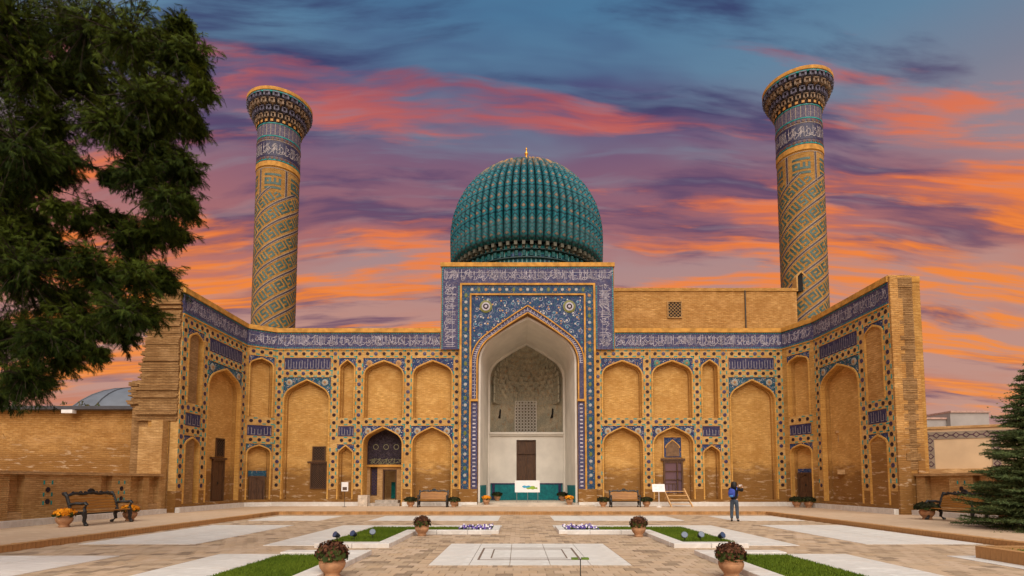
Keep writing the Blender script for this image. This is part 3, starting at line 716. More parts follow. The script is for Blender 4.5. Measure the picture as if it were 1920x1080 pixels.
# ---------- ends of the wings
def teeth(root, xl, x1, y0, z0, z1, seed, rough):
    rr = random.Random(seed); z_ = z0; run = 0
    while z_ < z1 - .05:
        h = rr.uniform(.075, .12); a = rr.uniform(-.5, .5) * rough; b_ = rr.uniform(0, rough * .25)
        if run <= 0: run = rr.randint(1, 3); dpt = rr.choice((0, .02, .05, .09)) * (1.3 if rough > .2 else .4)
        run -= 1
        m_ = MB(); m_.box(xl(z_) + a, x1 - b_, y0 - dpt - rr.uniform(0, .012), y0 + .5, z_, min(z1, z_ + h - .012)); m_.build('brick_course', RUIN, root); z_ += h
edge = lambda z_: -17.75 - .9 * max(0., min(1., (11.2 - z_) / 5.2)) ** .75
m_ = MB(); m_.box(-17.9, -16.57, 25.87, 27.2, .15, 11.26); m_.box(-18.5, -17.9, 25.9, 27.2, .15, 7.6); m_.build('wing_end', RUIN, fl)
teeth(fl, edge, -16.58, 25.80, 4.6, 11.2, 5, .30)
m_ = MB(); m_.box(-18.95, -18.4, 26.0, 27.2, .15, 6.6); m_.build('ruined_spur', RUIN, fl)
teeth(fl, lambda z_: -19.0, -18.4, 25.95, 5.2, 6.6, 6, .4)
m_ = MB(); m_.box(-17.6, -17.05, 25.45, 25.9, .15, 4.6); m_.box(-18.3, -17.6, 25.6, 25.9, .15, 4.3); m_.build('buttress', LOWB, fl)
m_ = MB(); m_.box(17.36, 18.45, 24.47, 26.6, .15, 11.34); m_.build('wing_end', SIDE, fr)
m_ = MB(); m_.box(17.34, 17.72, 24.34, 24.47, .15, 11.25); m_.box(18.30, 18.62, 24.40, 26.6, .15, 7.2); m_.box(17.72, 17.95, 24.40, 24.47, .15, 10.2); m_.build('pilaster', SIDE, fr)
teeth(fr, lambda z_: 17.74, 18.44, 24.42, 2.2, 11.2, 9, .06)

# ================================================================== PORTAL
pt = thing('entrance_portal', 'tall tiled entrance portal with white pointed iwan in the middle', 'portal', (XA, 33, 0))
PP = Plane((XA, 32.86), (XA + 1, 32.86))             # u is measured from the axis
hw, ho, az = 4.22, 5.46, 3.1
m_ = MB()
# solid shell round the iwan
m_.rect(PP, -hw, -az - .02, .15, 9.87, -5.9, -.03, back=True); m_.rect(PP, az + .02, hw, .15, 9.87, -5.9, -.03, back=True)
m_.rect(PP, -ho, -az - .45, 9.87, 15.2, -5.9, -.03, back=True); m_.rect(PP, az + .45, ho, 9.87, 15.2, -5.9, -.03, back=True); m_.rect(PP, -az - .45, az + .45, 12.8, 15.2, -5.9, -.03, back=True)
m_.rect(PP, -hw, -az - .02, .15, 1.2, -.03, .10); m_.rect(PP, az + .02, hw, .15, 1.2, -.03, .10)
m_.build('wall', BRICK, pt)
m_ = MB(); m_.rect(PP, -ho - .04, ho + .04, 15.2, 15.46, -3, .08, back=True); m_.build('cornice', CAP, pt)
# inscription frame
m_ = MB(); m_.rect(PP, -ho + .05, -4.25, 9.9, 15.2, -.1, .02); m_.rect(PP, 4.25, ho - .05, 9.9, 15.2, -.1, .02); m_.rect(PP, -4.25, 4.25, 14.12, 15.2, -.1, .02); fz = m_.build('frieze', FRIEZEB, pt)
m_ = MB(); rr = random.Random(21); script(m_, PP, -ho + .15, ho - .15, 14.25, .82, .03, rr)
for sg in (-1, 1):
    Q = (lambda u, v, d, sg=sg: PP(sg * (ho - .16 - v), u, d))
    script(m_, Q, 10.0, 14.1, .0, .85, .03, rr)
m_.build('inscription', SCRIPT, fz, weld=False)
m_ = MB(); u = -ho + .1
while u < ho - .15: m_.rect(PP, u, u + .07, 15.10, 15.145, .02, .028); u += .14
v = 9.95
while v < 15.0:
    for sg in (-1, 1): m_.rect(PP, sg * (ho - .1) - .03, sg * (ho - .1) + .03, v, v + .07, .02, .028); m_.rect(PP, sg * 4.33 - .03, sg * 4.33 + .03, v, v + .07, .02, .028) if v < 14 else None
    v += .14
tag(m_.build('frieze_border', TURQM, fz), kind='stuff')
# gold mouldings
m_ = MB()
for (u_, w_, v_) in ((4.19, .06, 14.06), (3.58, .05, 13.40)):
    for sg in (-1, 1): m_.rect(PP, sg * u_ - w_, sg * u_ + w_, 1.2, v_ - w_, -.05, .10)
    m_.rect(PP, -u_ - w_, u_ + w_, v_ - w_, v_ + w_, -.05, .10)
m_.build('gold_moulding', CAP, pt)
# floral border
m_ = MB(); m_.rect(PP, -4.13, -3.63, 1.2, 14.0, -.05, .03); m_.rect(PP, 3.63, 4.13, 1.2, 14.0, -.05, .03); m_.rect(PP, -3.63, 3.63, 13.45, 14.0, -.05, .03); fb = m_.build('floral_border', FLOR, pt)
ros = [disc_mesh('rosette', .105, .03, 8, plain('amber_glaze', (.30, .15, .05), .35), .01), disc_mesh('rosette', .10, .03, 8, plain('olive_leaf_glaze', (.11, .12, .02), .35), .01, 1.5), disc_mesh('rosette', .11, .03, 6, plain('ivory_glaze', (.30, .29, .27), .35), .01)]
spots = [(sg * 3.88, 1.6 + i * .435) for sg in (-1, 1) for i in range(28)] + [(-3.5 + i * .4375, 13.72) for i in range(17)]
for i, (u_, v_) in enumerate(spots): inst('rosette', ros[(0, 2, 1, 0, 2)[i % 5]], fb, PP(u_, v_, .0), 0)
# spandrels over the great arch and the inscribed arch band
vs, va = 9.15, 12.10
aB = arch(0, az + .42, vs - .1, va + .58, 14); aA = arch(0, az + .06, vs - .1, va + .12, 14); h = len(aB) // 2
m_ = MB(); vt = 13.35
m_.prism([(3.53, 6.8), (3.53, vt), (0, vt)] + [aB[i] for i in range(h, -1, -1)] + [(az + .42, 6.8)], PP, -.05, .02)
m_.prism([(0, vt), (-3.53, vt), (-3.53, 6.8), (-az - .42, 6.8)] + [aB[i] for i in range(len(aB) - 1, h - 1, -1)], PP, -.05, .02)
sp = m_.build('spandrel', SPANB, pt)
arabesque(sp, [[(3.5, vs - 1.0), (3.5, vt - .03), (0, vt - .03)] + [aB[i] for i in range(h, -1, -1)], [(0, vt - .03), (-3.5, vt - .03), (-3.5, vs - 1.0)] + [aB[i] for i in range(len(aB) - 1, h - 1, -1)]], PP, .026, .34, random.Random(8), 1.)
for sg in (-1, 1):
    p = PP(sg * 2.62, 12.62, .02); o = inst('medallion', disc_mesh('medallion', .40, .03, 16, plain('olive_medallion%d' % sg, (.15, .15, .035), .4), .02), pt, p, 0)
    for (r_, mm, off) in ((.27, SCRIPT, -.03), (.18, NAVYM, -.045), (.09, SCRIPT, -.06)):
        c_ = inst('rosette', disc_mesh('rosette', r_, .025, 12, mm, .01), o, p, 0); c_.location = (0, off, 0)
O = [(az + .42, 6.76)] + aB + [(-az - .42, 6.76)]; I = [(az + .06, 6.76)] + aA + [(-az - .06, 6.76)]
m_ = MB(); r1 = MB()
for i in range(len(O) - 1):
    m_.prism([I[i], O[i], O[i + 1], I[i + 1]], PP, -.1, .05)
ab = m_.build('arch_band', FRIEZE, pt)
def ribalong(path, w_, d0, d1, mat, name):
    mm = MB()
    for i in range(len(path) - 1):
        a, b_ = Vector(path[i]), Vector(path[i + 1]); t_ = (b_ - a); n_ = Vector((-t_.y, t_.x)).normalized() * w_ / 2
        mm.prism([tuple(a - n_), tuple(b_ - n_), tuple(b_ + n_), tuple(a + n_)], PP, d0, d1)
    return mm.build(name, mat, pt)
ribalong(O, .07, -.05, .12, CAP, 'arch_moulding'); ribalong(I, .07, -.05, .14, CAP, 'arch_moulding')
m_ = MB(); m_.rect(PP, az - .02, 3.53, 6.62, 6.76, -.05, .14); m_.rect(PP, -3.53, -az + .02, 6.62, 6.76, -.05, .14); m_.build('impost', CAP, pt)
m_ = MB(); rr = random.Random(31)
for i in range(1, len(O) - 1):
    a = (Vector(O[i]) + Vector(I[i])) / 2; b_ = (Vector(O[i + 1]) + Vector(I[i + 1])) / 2 if i + 1 < len(O) else a
    n_ = max(1, int((b_ - a).length / .22))
    for k_ in range(n_):
        p = a.lerp(b_, k_ / n_); q_ = (Vector(O[i]) - Vector(I[i])).normalized()
        m_.strip([tuple(p - q_ * .11), tuple(p + q_ * .11)], .035, PP, .058); m_.strip([tuple(p - q_ * .08), tuple(a.lerp(b_, (k_ + .8) / n_) - q_ * .02)], .03, PP, .058)
m_.build('inscription', SCRIPT, ab)
# slim jamb tiles
for sg in (-1, 1):
    m_ = MB(); m_.rect(PP, min(sg * 3.12, sg * 3.52), max(sg * 3.12, sg * 3.52), 1.2, 6.62, -.05, .02); jt = m_.build('jamb_tile', FRIEZE, pt)
    m_ = MB()
    for i in range(22): m_.rect(PP, sg * 3.32 - .09, sg * 3.32 + .09, 1.35 + i * .24, 1.43 + i * .24, .02, .03)
    m_.build('jamb_tracery', SCRIPT, jt)
# plaster iwan: reveal lofted from the great arch to the inner arch
def outline(a, s_, p_, v0, n=14): return [(a, v0)] + [(a, v0 + (s_ - v0) * t_ / 5) for t_ in range(1, 5)] + arch(0, a, s_, p_, n) + [(-a, v0 + (s_ - v0) * t_ / 5) for t_ in range(4, 0, -1)] + [(-a, v0)]
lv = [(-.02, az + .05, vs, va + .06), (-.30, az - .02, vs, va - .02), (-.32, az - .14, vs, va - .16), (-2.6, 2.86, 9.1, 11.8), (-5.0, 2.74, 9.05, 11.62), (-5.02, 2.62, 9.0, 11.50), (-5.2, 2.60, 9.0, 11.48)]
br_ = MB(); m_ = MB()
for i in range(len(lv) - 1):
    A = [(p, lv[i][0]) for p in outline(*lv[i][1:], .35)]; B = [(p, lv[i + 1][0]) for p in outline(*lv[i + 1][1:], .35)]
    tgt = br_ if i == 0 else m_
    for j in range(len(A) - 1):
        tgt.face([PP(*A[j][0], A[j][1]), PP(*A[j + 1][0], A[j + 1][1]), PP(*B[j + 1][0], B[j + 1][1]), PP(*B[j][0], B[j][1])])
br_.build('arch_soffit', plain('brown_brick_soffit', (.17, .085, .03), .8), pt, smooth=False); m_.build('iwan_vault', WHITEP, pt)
m_ = MB()                                              # back wall
m_.rect(PP, -2.62, -.72, .35, 5.0, -5.4, -5.15); m_.rect(PP, .68, 2.62, .35, 5.0, -5.4, -5.15); m_.rect(PP, -.72, .68, 4.62, 5.0, -5.4, -5.15); m_.build('back_wall', WHITEP, pt)
m_ = MB(); m_.rect(PP, -2.62, 2.62, 4.92, 5.02, -5.4, -4.98); m_.rect(PP, -2.62, 2.62, 5.02, 5.16, -5.4, -4.90); m_.build('ledge', WHITEP, pt)
door(PP, -.72, .68, .4, 4.62, -5.38, pt)
m_ = MB(); m_.rect(PP, -.63, .59, 3.62, 3.72, -5.35, -5.2); m_.build('door_transom', DOORW, pt)
# muqarnas half-dome above the ledge
MUQ, q, b = material('painted_muqarnas', .85, .2)
t = q.new('ShaderNodeTexCoord').outputs['Object']
cq = q.mix(q.ss(q.noise(t, 1.1, 4, .6), .38, .66), (.36, .34, .255), (.50, .43, .305))
cq = q.mix(q.ss(q.noise(t, 2.6, 4, .6), .52, .70, 0., .7), cq, (.40, .235, .115))
cq = q.mix(q.ss(q.vor(t, 5.5, 'DISTANCE_TO_EDGE'), .0, .07, .55, 0.), cq, (.13, .13, .10))
q.put(b.inputs['Base Color'], cq); bump(q, b, q.vor(t, 6), .5, .05)
m_ = MB(); ry, cx0 = 2.5, 0
ARI = [(x_, y_) for x_, y_ in arch(0, 2.6, 9.0, 11.48, 14) if x_ >= 0]
def apse(ph, v):                # half-width of the inner arch at this height, as a share of its full half-width
    if v <= 9.0: return 1.
    for (xa, ya), (xb, yb) in zip(ARI, ARI[1:]):
        if ya <= v <= yb and yb > ya: return max(.01, (xa + (xb - xa) * (v - ya) / (yb - ya)) / 2.6)
    return .01
NPH = 44; rows = []; v = 5.16; VS = [5.16, 6.0, 6.7, 7.3] + [7.3 + (11.47 - 7.3) * i / 22 for i in range(1, 23)]
for j, v in enumerate(VS):
    rw_ = []
    for k_ in range(NPH * 2 + 1):
        ph = PI * k_ / (NPH * 2); f_ = apse(ph, v)
        if j <= 3: f_ *= 1 - .085 * min(1, math.sin(ph) * 2.5)
        if j > 3:
            tier = (j - 4) // 2; sc_ = abs(math.sin(ph * 11 + (tier % 2) * PI / 2)); edge_ = min(1, math.sin(ph) * 2.5); w_ = min(1, (v - 7.3) / 1.0); f_ *= 1 - (.085 * (1 - w_) + w_ * (.03 + .09 * sc_ + (.03 if j % 2 else 0))) * edge_
        oct_ = 1 / max(abs(math.cos(ph)), abs(math.sin(ph)), (abs(math.cos(ph)) + abs(math.sin(ph))) / 1.35); oct_ = min(oct_, 1.15)
        rw_.append((2.61 * f_ * math.cos(ph) * min(1, oct_), -5.2 - ry * f_ * math.sin(ph) * oct_))
    rows.append(rw_)
for j in range(len(VS) - 1):
    for k_ in range(NPH * 2):
        p = [(rows[j][k_], VS[j]), (rows[j][k_ + 1], VS[j]), (rows[j + 1][k_ + 1], VS[j + 1]), (rows[j + 1][k_], VS[j + 1])]
        m_.face([PP(a[0], v_, a[1]) for a, v_ in p])
mq = m_.build('muqarnas_vault', MUQ, pt)
cellm = MB(); cellm.prism([(-.13, 0), (.13, 0), (.16, .30), (0, .46), (-.16, .30)], lambda u, v, d: (u, -d, v), -.1, .10); cellmesh = cellm.mesh('muqarnas_cell', MUQ)
for tier in range(12):
    v = 7.35 + tier * .33; n_ = 22 if tier < 4 else 26 - tier - tier // 2
    for k_ in range(n_):
        ph = PI * (k_ + (.5 if tier % 2 else .25)) / (n_ + (0 if tier % 2 else -.5)); f_ = apse(ph, v + .2) * .925
        oc = min(1.15, 1 / max(abs(math.cos(ph)), abs(math.sin(ph)), (abs(math.cos(ph)) + abs(math.sin(ph))) / 1.35))
        inst('muqarnas_cell', cellmesh, mq, PP(2.5 * f_ * math.cos(ph), v, -5.2 - ry * f_ * oc * math.sin(ph)), ph - PI / 2, (.85, .55, .78))
for (u_, v_) in ((-1.98, 6.6), (1.9, 6.65)):
    m_ = MB(); m_.prism([(u_ - .12, v_ - .3), (u_ + .08, v_ - .28), (u_ + .12, v_ + .35), (u_ + .02, v_ + .42), (u_ - .02, v_)], PP, -6.5, -6.3); m_.build('broken_hollow', DARKH, mq)
m_ = MB(); m_.rect(PP, -.85, .78, 5.16, 7.75, -7.62, -7.45); gr_ = m_.build('plaster_grille', plain('grille_backing', (.17, .14, .10), .9), pt)
m_ = MB()
for i in range(7):
    for j in range(11):
        u_, v_ = -.74 + i * .235, 5.30 + j * .235
        m_.strip([(u_ + .12 * math.cos(a), v_ + .12 * math.sin(a)) for a in [k_ * PI / 3 for k_ in range(7)]], .055, PP, -7.43)
for sg in (-.85, .74): m_.rect(PP, sg, sg + .06, 5.16, 7.75, -7.45, -7.40)
m_.build('tracery', WHITEP, gr_)
# turquoise dado
m_ = MB()
m_.rect(PP, -2.56, 2.56, .35, 1.45, -5.15, -5.08)
for sg in (-1, 1):
    a, b_ = (az - .20, -.36), (2.76, -5.0)
    m_.face([PP(sg * a[0], .35, a[1]), PP(sg * b_[0], .35, b_[1]), PP(sg * b_[0], 1.42, b_[1]), PP(sg * a[0], 1.42, a[1])], [(0, .35), (4.6, .35), (4.6, 1.42), (0, 1.42)])
    m_.face([PP(sg * (az - .19), .35, -.34), PP(sg * (az + .04), .35, -.34), PP(sg * (az + .04), 1.42, -.34), PP(sg * (az - .19), 1.42, -.34)])
m_.build('dado', DADO, pt)
m_ = MB(); m_.rect(PP, -2.56, 2.56, 1.45, 1.54, -5.15, -5.05); m_.rect(PP, -2.45, -2.25, .35, 1.45, -5.08, -5.04); m_.rect(PP, 2.25, 2.45, .35, 1.45, -5.08, -5.04); m_.build('dado_border', PANEL, pt)
m_ = MB(); m_.rect(PP, -az + .02, az - .02, .15, .34, -5.5, .05); m_.rect(PP, -az - .9, az + .9, .15, .245, .05, .62); m_.build('step', plain('step_stone', (.47, .40, .32), .85, .15, 2), pt)
m_ = MB(); m_.rect(PP, -hw, -az, .15, .40, .0, .30); m_.rect(PP, az, hw, .15, .40, .0, .30); m_.build('plinth', MARBLE, pt)

# ================================================================== DOME
DX, DY, ZB, ZM, RM, HC = .78, 50., 21.75, 24.6, 6.80, 7.3
dome = thing('ribbed_dome', 'turquoise ribbed melon dome with gilt finial behind the portal', 'dome', (DX, DY, 0))
def dprof(t_):                      # 0 base .. 1 apex -> (r,z)
    if t_ < .22: s_ = t_ / .22; return (6.74 + (RM - 6.74) * math.sin(s_ * PI / 2), ZB + (ZM - ZB) * s_)
    s_ = (t_ - .22) / .78 * PI / 2; return (RM * math.cos(s_) ** .98, ZM + HC * math.sin(s_) ** .97)
DOME, q, b = material('dome_glaze', .5, .14)
uv = q.new('ShaderNodeTexCoord').outputs['UV']; u_, v_, _ = q.xyz(uv)
lv_ = q.noise(q.new('ShaderNodeTexCoord').outputs['Object'], 1.4, 3)
fv = q.m('SUBTRACT', q.m('FRACT', q.m('MULTIPLY', v_, 1 / 1.12)), .5); au = q.m('ABSOLUTE', u_); af = q.m('ABSOLUTE', fv)
dd = q.m('ADD', q.m('MULTIPLY', au, .27), af)
fv2 = q.m('ABSOLUTE', q.m('SUBTRACT', q.m('FRACT', q.m('MULTIPLY', v_, 1 / .28)), .5))
cd = q.mix(q.ss(q.noise(uv, 3.5, 3), .35, .65), (.006, .090, .122), (.011, .172, .200))
cd = q.mix(q.ss(q.m('ABSOLUTE', q.m('SUBTRACT', dd, .42)), .05, .075, .92, 0.), cd, (.003, .018, .030))
cd = q.mix(q.ss(q.m('ABSOLUTE', q.m('SUBTRACT', dd, .66)), .015, .04, .5, 0.), cd, (.008, .05, .075))
cd = q.mix(q.ss(au, .70, .95, 0., .9), cd, (.004, .026, .034))  # rib edges darkened: groove shade painted into the glaze colour
cd = q.mix(q.ss(dd, .165, .195, 1., 0.), cd, (.02, .022, .06))
cd = q.mix(q.ss(dd, .12, .15, 1., 0.), cd, (.27, .155, .06))
cd = q.mix(q.ss(dd, .075, .09, 1., 0.), cd, (.03, .10, .13))
cd = q.mix(q.ss(dd, .035, .055, 1., 0.), cd, (.32, .26, .17))
oi = q.new('ShaderNodeObjectInfo').outputs['Random']
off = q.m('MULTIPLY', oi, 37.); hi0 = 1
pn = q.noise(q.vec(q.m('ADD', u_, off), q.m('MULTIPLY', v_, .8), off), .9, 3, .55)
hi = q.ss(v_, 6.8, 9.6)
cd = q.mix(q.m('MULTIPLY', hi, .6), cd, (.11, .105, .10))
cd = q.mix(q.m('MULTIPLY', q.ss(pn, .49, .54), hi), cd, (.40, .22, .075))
lw_ = q.ss(v_, 1.5, 2.2, 1., 0.)
cd = q.mix(q.m('MULTIPLY', lw_, .35), cd, q.mix(q.ss(fv2, .2, .3), (.014, .13, .135), (.10, .12, .125)))
gm = q.noise(q.new('ShaderNodeTexCoord').outputs['Object'], .9, 6, .7)
cd = q.mix(q.ss(gm, .40, .68, 0., .5), cd, (.035, .055, .055))
q.put(b.inputs['Base Color'], cd); bump(q, b, q.noise(uv, 8, 3), .25, .02)
NR = 64; rib = MB(); nv, nu = 30, 8; prof = [dprof(i / nv) for i in range(nv + 1)]
arc = [0.]
for i in range(nv): arc.append(arc[-1] + math.dist(prof[i], prof[i + 1]))
grid = []
for i in range(nv + 1):
    r_, z_ = prof[i]; half = PI / NR; rw_ = []
    for k_ in range(nu + 1):
        s_ = -1 + 2 * k_ / nu; ang = s_ * half * .97; bul = math.sqrt(max(0, 1 - s_ * s_)) * r_ * half * 1.5
        if i == 0: bul *= .15
        nr_ = r_ + bul * (.3 + .7 * min(1, r_ / RM)); rw_.append((nr_ * math.cos(ang), nr_ * math.sin(ang), z_ + bul * .45 * max(0, (z_ - ZM) / HC)))
    grid.append(rw_)
for i in range(nv):
    for k_ in range(nu):
        rib.face([grid[i][k_], grid[i][k_ + 1], grid[i + 1][k_ + 1], grid[i + 1][k_]], [(-1 + 2 * k_ / nu, arc[i]), (-1 + 2 * (k_ + 1) / nu, arc[i]), (-1 + 2 * (k_ + 1) / nu, arc[i + 1]), (-1 + 2 * k_ / nu, arc[i + 1])])
rib.face([p for p in grid[0]], [(0, 0)] * (nu + 1))
ribme = rib.mesh('rib', DOME, smooth=True)
corb = MB(); corb.box(6.35, 6.90, -.13, .13, ZB - .36, ZB - .03); corb.box(6.35, 6.70, -.09, .09, ZB - .55, ZB - .36)
corbme = corb.mesh('corbel', plain('corbel_tile', (.085, .085, .062), .6, .4, 3))
for k_ in range(NR):
    a = (k_ + .5) / NR * 2 * PI - PI / 2
    if math.sin(a) < .42:                       # the far side cannot be seen
        o = inst('rib', ribme, dome, (DX, DY, 0), a); inst('corbel', corbme, dome, (DX, DY, 0), a)
m_ = MB(); m_.lathe([(r_ * .985, z_) for r_, z_ in prof[:-1]] + [(0, prof[-1][1])], 64, (DX, DY)); m_.build('shell', plain('dome_joint', (.012, .05, .06), .6), dome, smooth=True)
DRUM, q, b = material('drum_tile', .6, .1)
uv = q.new('ShaderNodeTexCoord').outputs['UV']; u_, v_, _ = q.xyz(uv)
gx = q.m('ABSOLUTE', q.m('SUBTRACT', q.m('FRACT', q.m('MULTIPLY', u_, 2.6)), .5)); gy = q.m('ABSOLUTE', q.m('SUBTRACT', q.m('FRACT', q.m('MULTIPLY', v_, 2.1)), .5))
c_ = q.mix(q.ss(q.noise(uv, 3, 3), .35, .65), (.014, .16, .17), (.02, .215, .21))
c_ = q.mix(q.ss(q.m('MAXIMUM', gx, gy), .25, .30, 1., 0.), c_, (.008, .045, .065))
c_ = q.mix(q.ss(gx, .42, .46), c_, (.28, .33, .35))
c_ = q.mix(q.m('MULTIPLY', q.ss(q.noise(uv, .6, 3), .55, .68), .6), c_, (.06, .05, .20))
q.put(b.inputs['Base Color'], c_)
m_ = MB(); m_.lathe([(6.30, 11.9), (6.30, ZB)], 96, (DX, DY)); m_.build('drum', DRUM, dome)
m_ = MB(); m_.lathe([(6.3, ZB - 1.36), (6.5, ZB - 1.32), (6.5, ZB - 1.22), (6.3, ZB - 1.18)], 96, (DX, DY)); m_.lathe([(6.3, ZB - .66), (6.62, ZB - .62), (6.62, ZB - .56), (6.3, ZB - .52)], 96, (DX, DY)); m_.build('drum_moulding', plain('dark_teal_glaze', (.012, .04, .045), .5), dome)
cm_ = MB(); cm_.box(6.30, 6.50, -.13, .13, ZB - 1.15, ZB - .70); cme = cm_.mesh('cornice_tile', plain('teal_grey_tile', (.025, .10, .105), .6, .5, 3, .1))
for k_ in range(NR):
    a = (k_ + .5) / NR * 2 * PI - PI / 2
    if math.sin(a) < -.05: inst('cornice_tile', cme, dome, (DX, DY, 0), a)
za = ZM + HC - .40
m_ = MB(); m_.lathe([(.55, za - .2), (.50, za + .35), (.30, za + .6), (.42, za + 1.0), (.46, za + 1.25), (.34, za + 1.48), (.10, za + 1.75), (.08, za + 1.9), (.17, za + 2.05), (.17, za + 2.15), (.06, za + 2.3), (.05, za + 2.45), (.10, za + 2.53), (0, za + 2.85)], 16, (DX, DY)); m_.build('finial', GOLD, dome, smooth=True)
m_ = MB(); m_.box(-8.3, 9.9, 42.5, 58.5, 0, 11.95); tag(m_.build('mausoleum_body', SIDE, dome))

# ================================================================== MINARETS
RS = 1.54; ZG = 25.3; ZT = 31.0
def make_minaret():
    root = thing('minaret', 'x', 'minaret', (0, 0, 0), 'twin minarets behind the facades')
    def Cy(s_, z_, d=0.): a = s_ / RS - PI / 2; return ((RS + d) * math.cos(a), (RS + d) * math.sin(a), z_)
    m_ = MB(); m_.lathe([(RS, 0), (RS, ZG)], 48, R_=RS)
    m_.build('shaft', brick_mat('minaret_brick', (.39, .205, .048), (.47, .265, .075), (.31, .17, .05), stain=False), root, smooth=True)
    tq = plain('kufic_turquoise', (.045, .095, .082), .4, .4, 3); wl = plain('line_white', (.30, .25, .20), .6); nl = plain('line_navy', (.05, .035, .045), .5)
    slope = .76; CIRC = 2 * PI * RS; NB = 5; pitch = slope * CIRC / NB; ca = math.cos(math.atan(slope)); sa = math.sin(math.atan(slope))
    zt0 = ZG - 2.3                                  # the spiral dies into upright panels above this
    glyph = ["###.#.#.#.###.#.####.#.", "#...#.#.#.#...#.#..#.#.", "###.#.#.#.###.#.####.#.", "..#.#.#.#...#.#.#....#.", "###.#.###.###.#.######."]
    z_lo = 9.0
    for k_ in range(NB):
        def H(l_, w_, d, k_=k_):                  # l_ along the spiral, w_ across it
            s_ = l_ * ca - w_ * sa; z_ = z_lo - 8 + k_ * pitch + l_ * sa + w_ * ca; return (s_, z_)
        def lim(l_): # top limit on this band: upright panel bottoms
            return zt0
        for (off, wd, mt, nm) in ((.0, .17, nl, 'stripe'), (-.075, .035, wl, 'stripe_edge'), (.075, .035, wl, 'stripe_edge')):
            m_ = MB(); l_ = 0.; dl = .28; par = None
            while True:
                q4 = [H(l_, off - wd / 2, 0), H(l_ + dl, off - wd / 2, 0), H(l_ + dl, off + wd / 2, 0), H(l_, off + wd / 2, 0)]
                if q4[0][1] > zt0 + .55: break
                if q4[0][1] > z_lo: m_.face([Cy(s_, z_, .012 if nm == 'stripe' else .016) for s_, z_ in q4])
                l_ += dl
            m_.build(nm, mt, root, weld=False, recalc=False)
        m_ = MB(); cs = .136; l_ = 0; wid = len(glyph[0])
        while True:
            if H(l_, .4, 0)[1] > zt0 + .2: break
            ci = int(round(l_ / cs)) % wid
            for r_ in range(5):
                if glyph[r_][ci] == '#':
                    w0 = .22 + (4 - r_) * cs + .04
                    q4 = [H(l_, w0, 0), H(l_ + cs, w0, 0), H(l_ + cs, w0 + cs, 0), H(l_, w0 + cs, 0)]
                    if q4[0][1] > z_lo and q4[2][1] < zt0 + .35: m_.face([Cy(s_, z_, .012) for s_, z_ in q4])
            l_ += cs
        m_.build('kufic_band', tq, root, weld=False, recalc=False)
        # upright name panel over each band
        s0 = H((zt0 - (z_lo - 8 + k_ * pitch)) / sa, 0, 0)[0]
        m_ = MB(); m2 = MB()
        for (ds, wd) in ((0., .15),):
            for j in range(6): m_.face([Cy(s_, z_, .012) for s_, z_ in [(s0 - wd / 2, zt0 + j * .36), (s0 + wd / 2, zt0 + j * .36), (s0 + wd / 2, zt0 + (j + 1) * .36), (s0 - wd / 2, zt0 + (j + 1) * .36)]])
            for e in (-.075, .075): m2.face([Cy(s0 + e - .016, zt0, .016), Cy(s0 + e + .016, zt0, .016), Cy(s0 + e + .016, ZG - .14, .016), Cy(s0 + e - .016, ZG - .14, .016)])
        m_.build('panel_stripe', nl, root, weld=False, recalc=False); m2.build('stripe_edge', wl, root, weld=False, recalc=False)
        nm = ["#######", ".......", "###.#.#", "#.#.#.#", "#######", ".......", "#######"]; c0 = .17; m_ = MB(); sc_ = s0 + (CIRC / NB) / 2 - 3.5 * c0; zb_ = zt0 + .55
        for r_ in range(7):
            for ci in range(7):
                if nm[r_][ci] == '#': a, z_ = sc_ + ci * c0, zb_ + (6 - r_) * c0; m_.face([Cy(s_, zz, .012) for s_, zz in [(a, z_), (a + c0, z_), (a + c0, z_ + c0), (a, z_ + c0)]])
        tag(m_.build('kufic_name', tq, root, weld=False, recalc=False), kind='stuff')
    m_ = MB()
    for k_ in range(48): a0, a1 = k_ / 48 * CIRC, (k_ + 1) / 48 * CIRC; m_.face([Cy(a0, ZG - .16, .014), Cy(a1, ZG - .16, .014), Cy(a1, ZG - .12, .014), Cy(a0, ZG - .12, .014)])
    m_.build('ring_line', wl, root)
    m_ = MB(); m_.lathe([(RS, ZG), (RS + .05, ZG + .02), (RS + .05, ZG + .38), (RS, ZG + .42)], 48); m_.build('gold_ring', CAP, root)
    m_ = MB(); m_.lathe([(RS + .01, ZG + .42), (RS + .01, 28.75)], 48, R_=RS); bandm = m_.build('tile_collar', tile_mat('minaret_collar_mosaic', (.062, .060, .115), (.105, .09, .14), (.30, .26, .24), (.26, .155, .08), (.03, .13, .14), 5.5, .09, .16), root)
    m_ = MB(); m_.lathe([(RS + .02, ZG + .78), (RS + .025, ZG + .80), (RS + .025, ZG + 1.95), (RS + .02, ZG + 1.97)], 48, R_=RS); ib = m_.build('inscription_band', plain('navy_band', (.028, .026, .065), .4), root)
    m_ = MB(); script(m_, lambda u, v, d: Cy(u, v, d), 0, CIRC, ZG + .84, 1.05, .036, random.Random(77)); m_.build('inscription', plain('cream_script', (.40, .36, .35), .5), ib, weld=False)
    for (z_, h_, mt) in ((ZG + .46, .07, TURQM), (ZG + 2.32, .08, TURQM), (28.62, .07, TURQM), (ZG + 2.0, .05, wl)):
        m_ = MB(); m_.lathe([(RS + .01, z_), (RS + .035, z_ + .01), (RS + .035, z_ + h_), (RS + .01, z_ + h_ + .01)], 48); m_.build('glaze_ring', mt, root)
    st = disc_mesh('collar_stud', .12, .02, 8, plain('brown_glaze', (.10, .05, .035), .4), .01); am = disc_mesh('collar_stud', .14, .02, 4, plain('amber_tile', (.44, .22, .05), .4), .01)
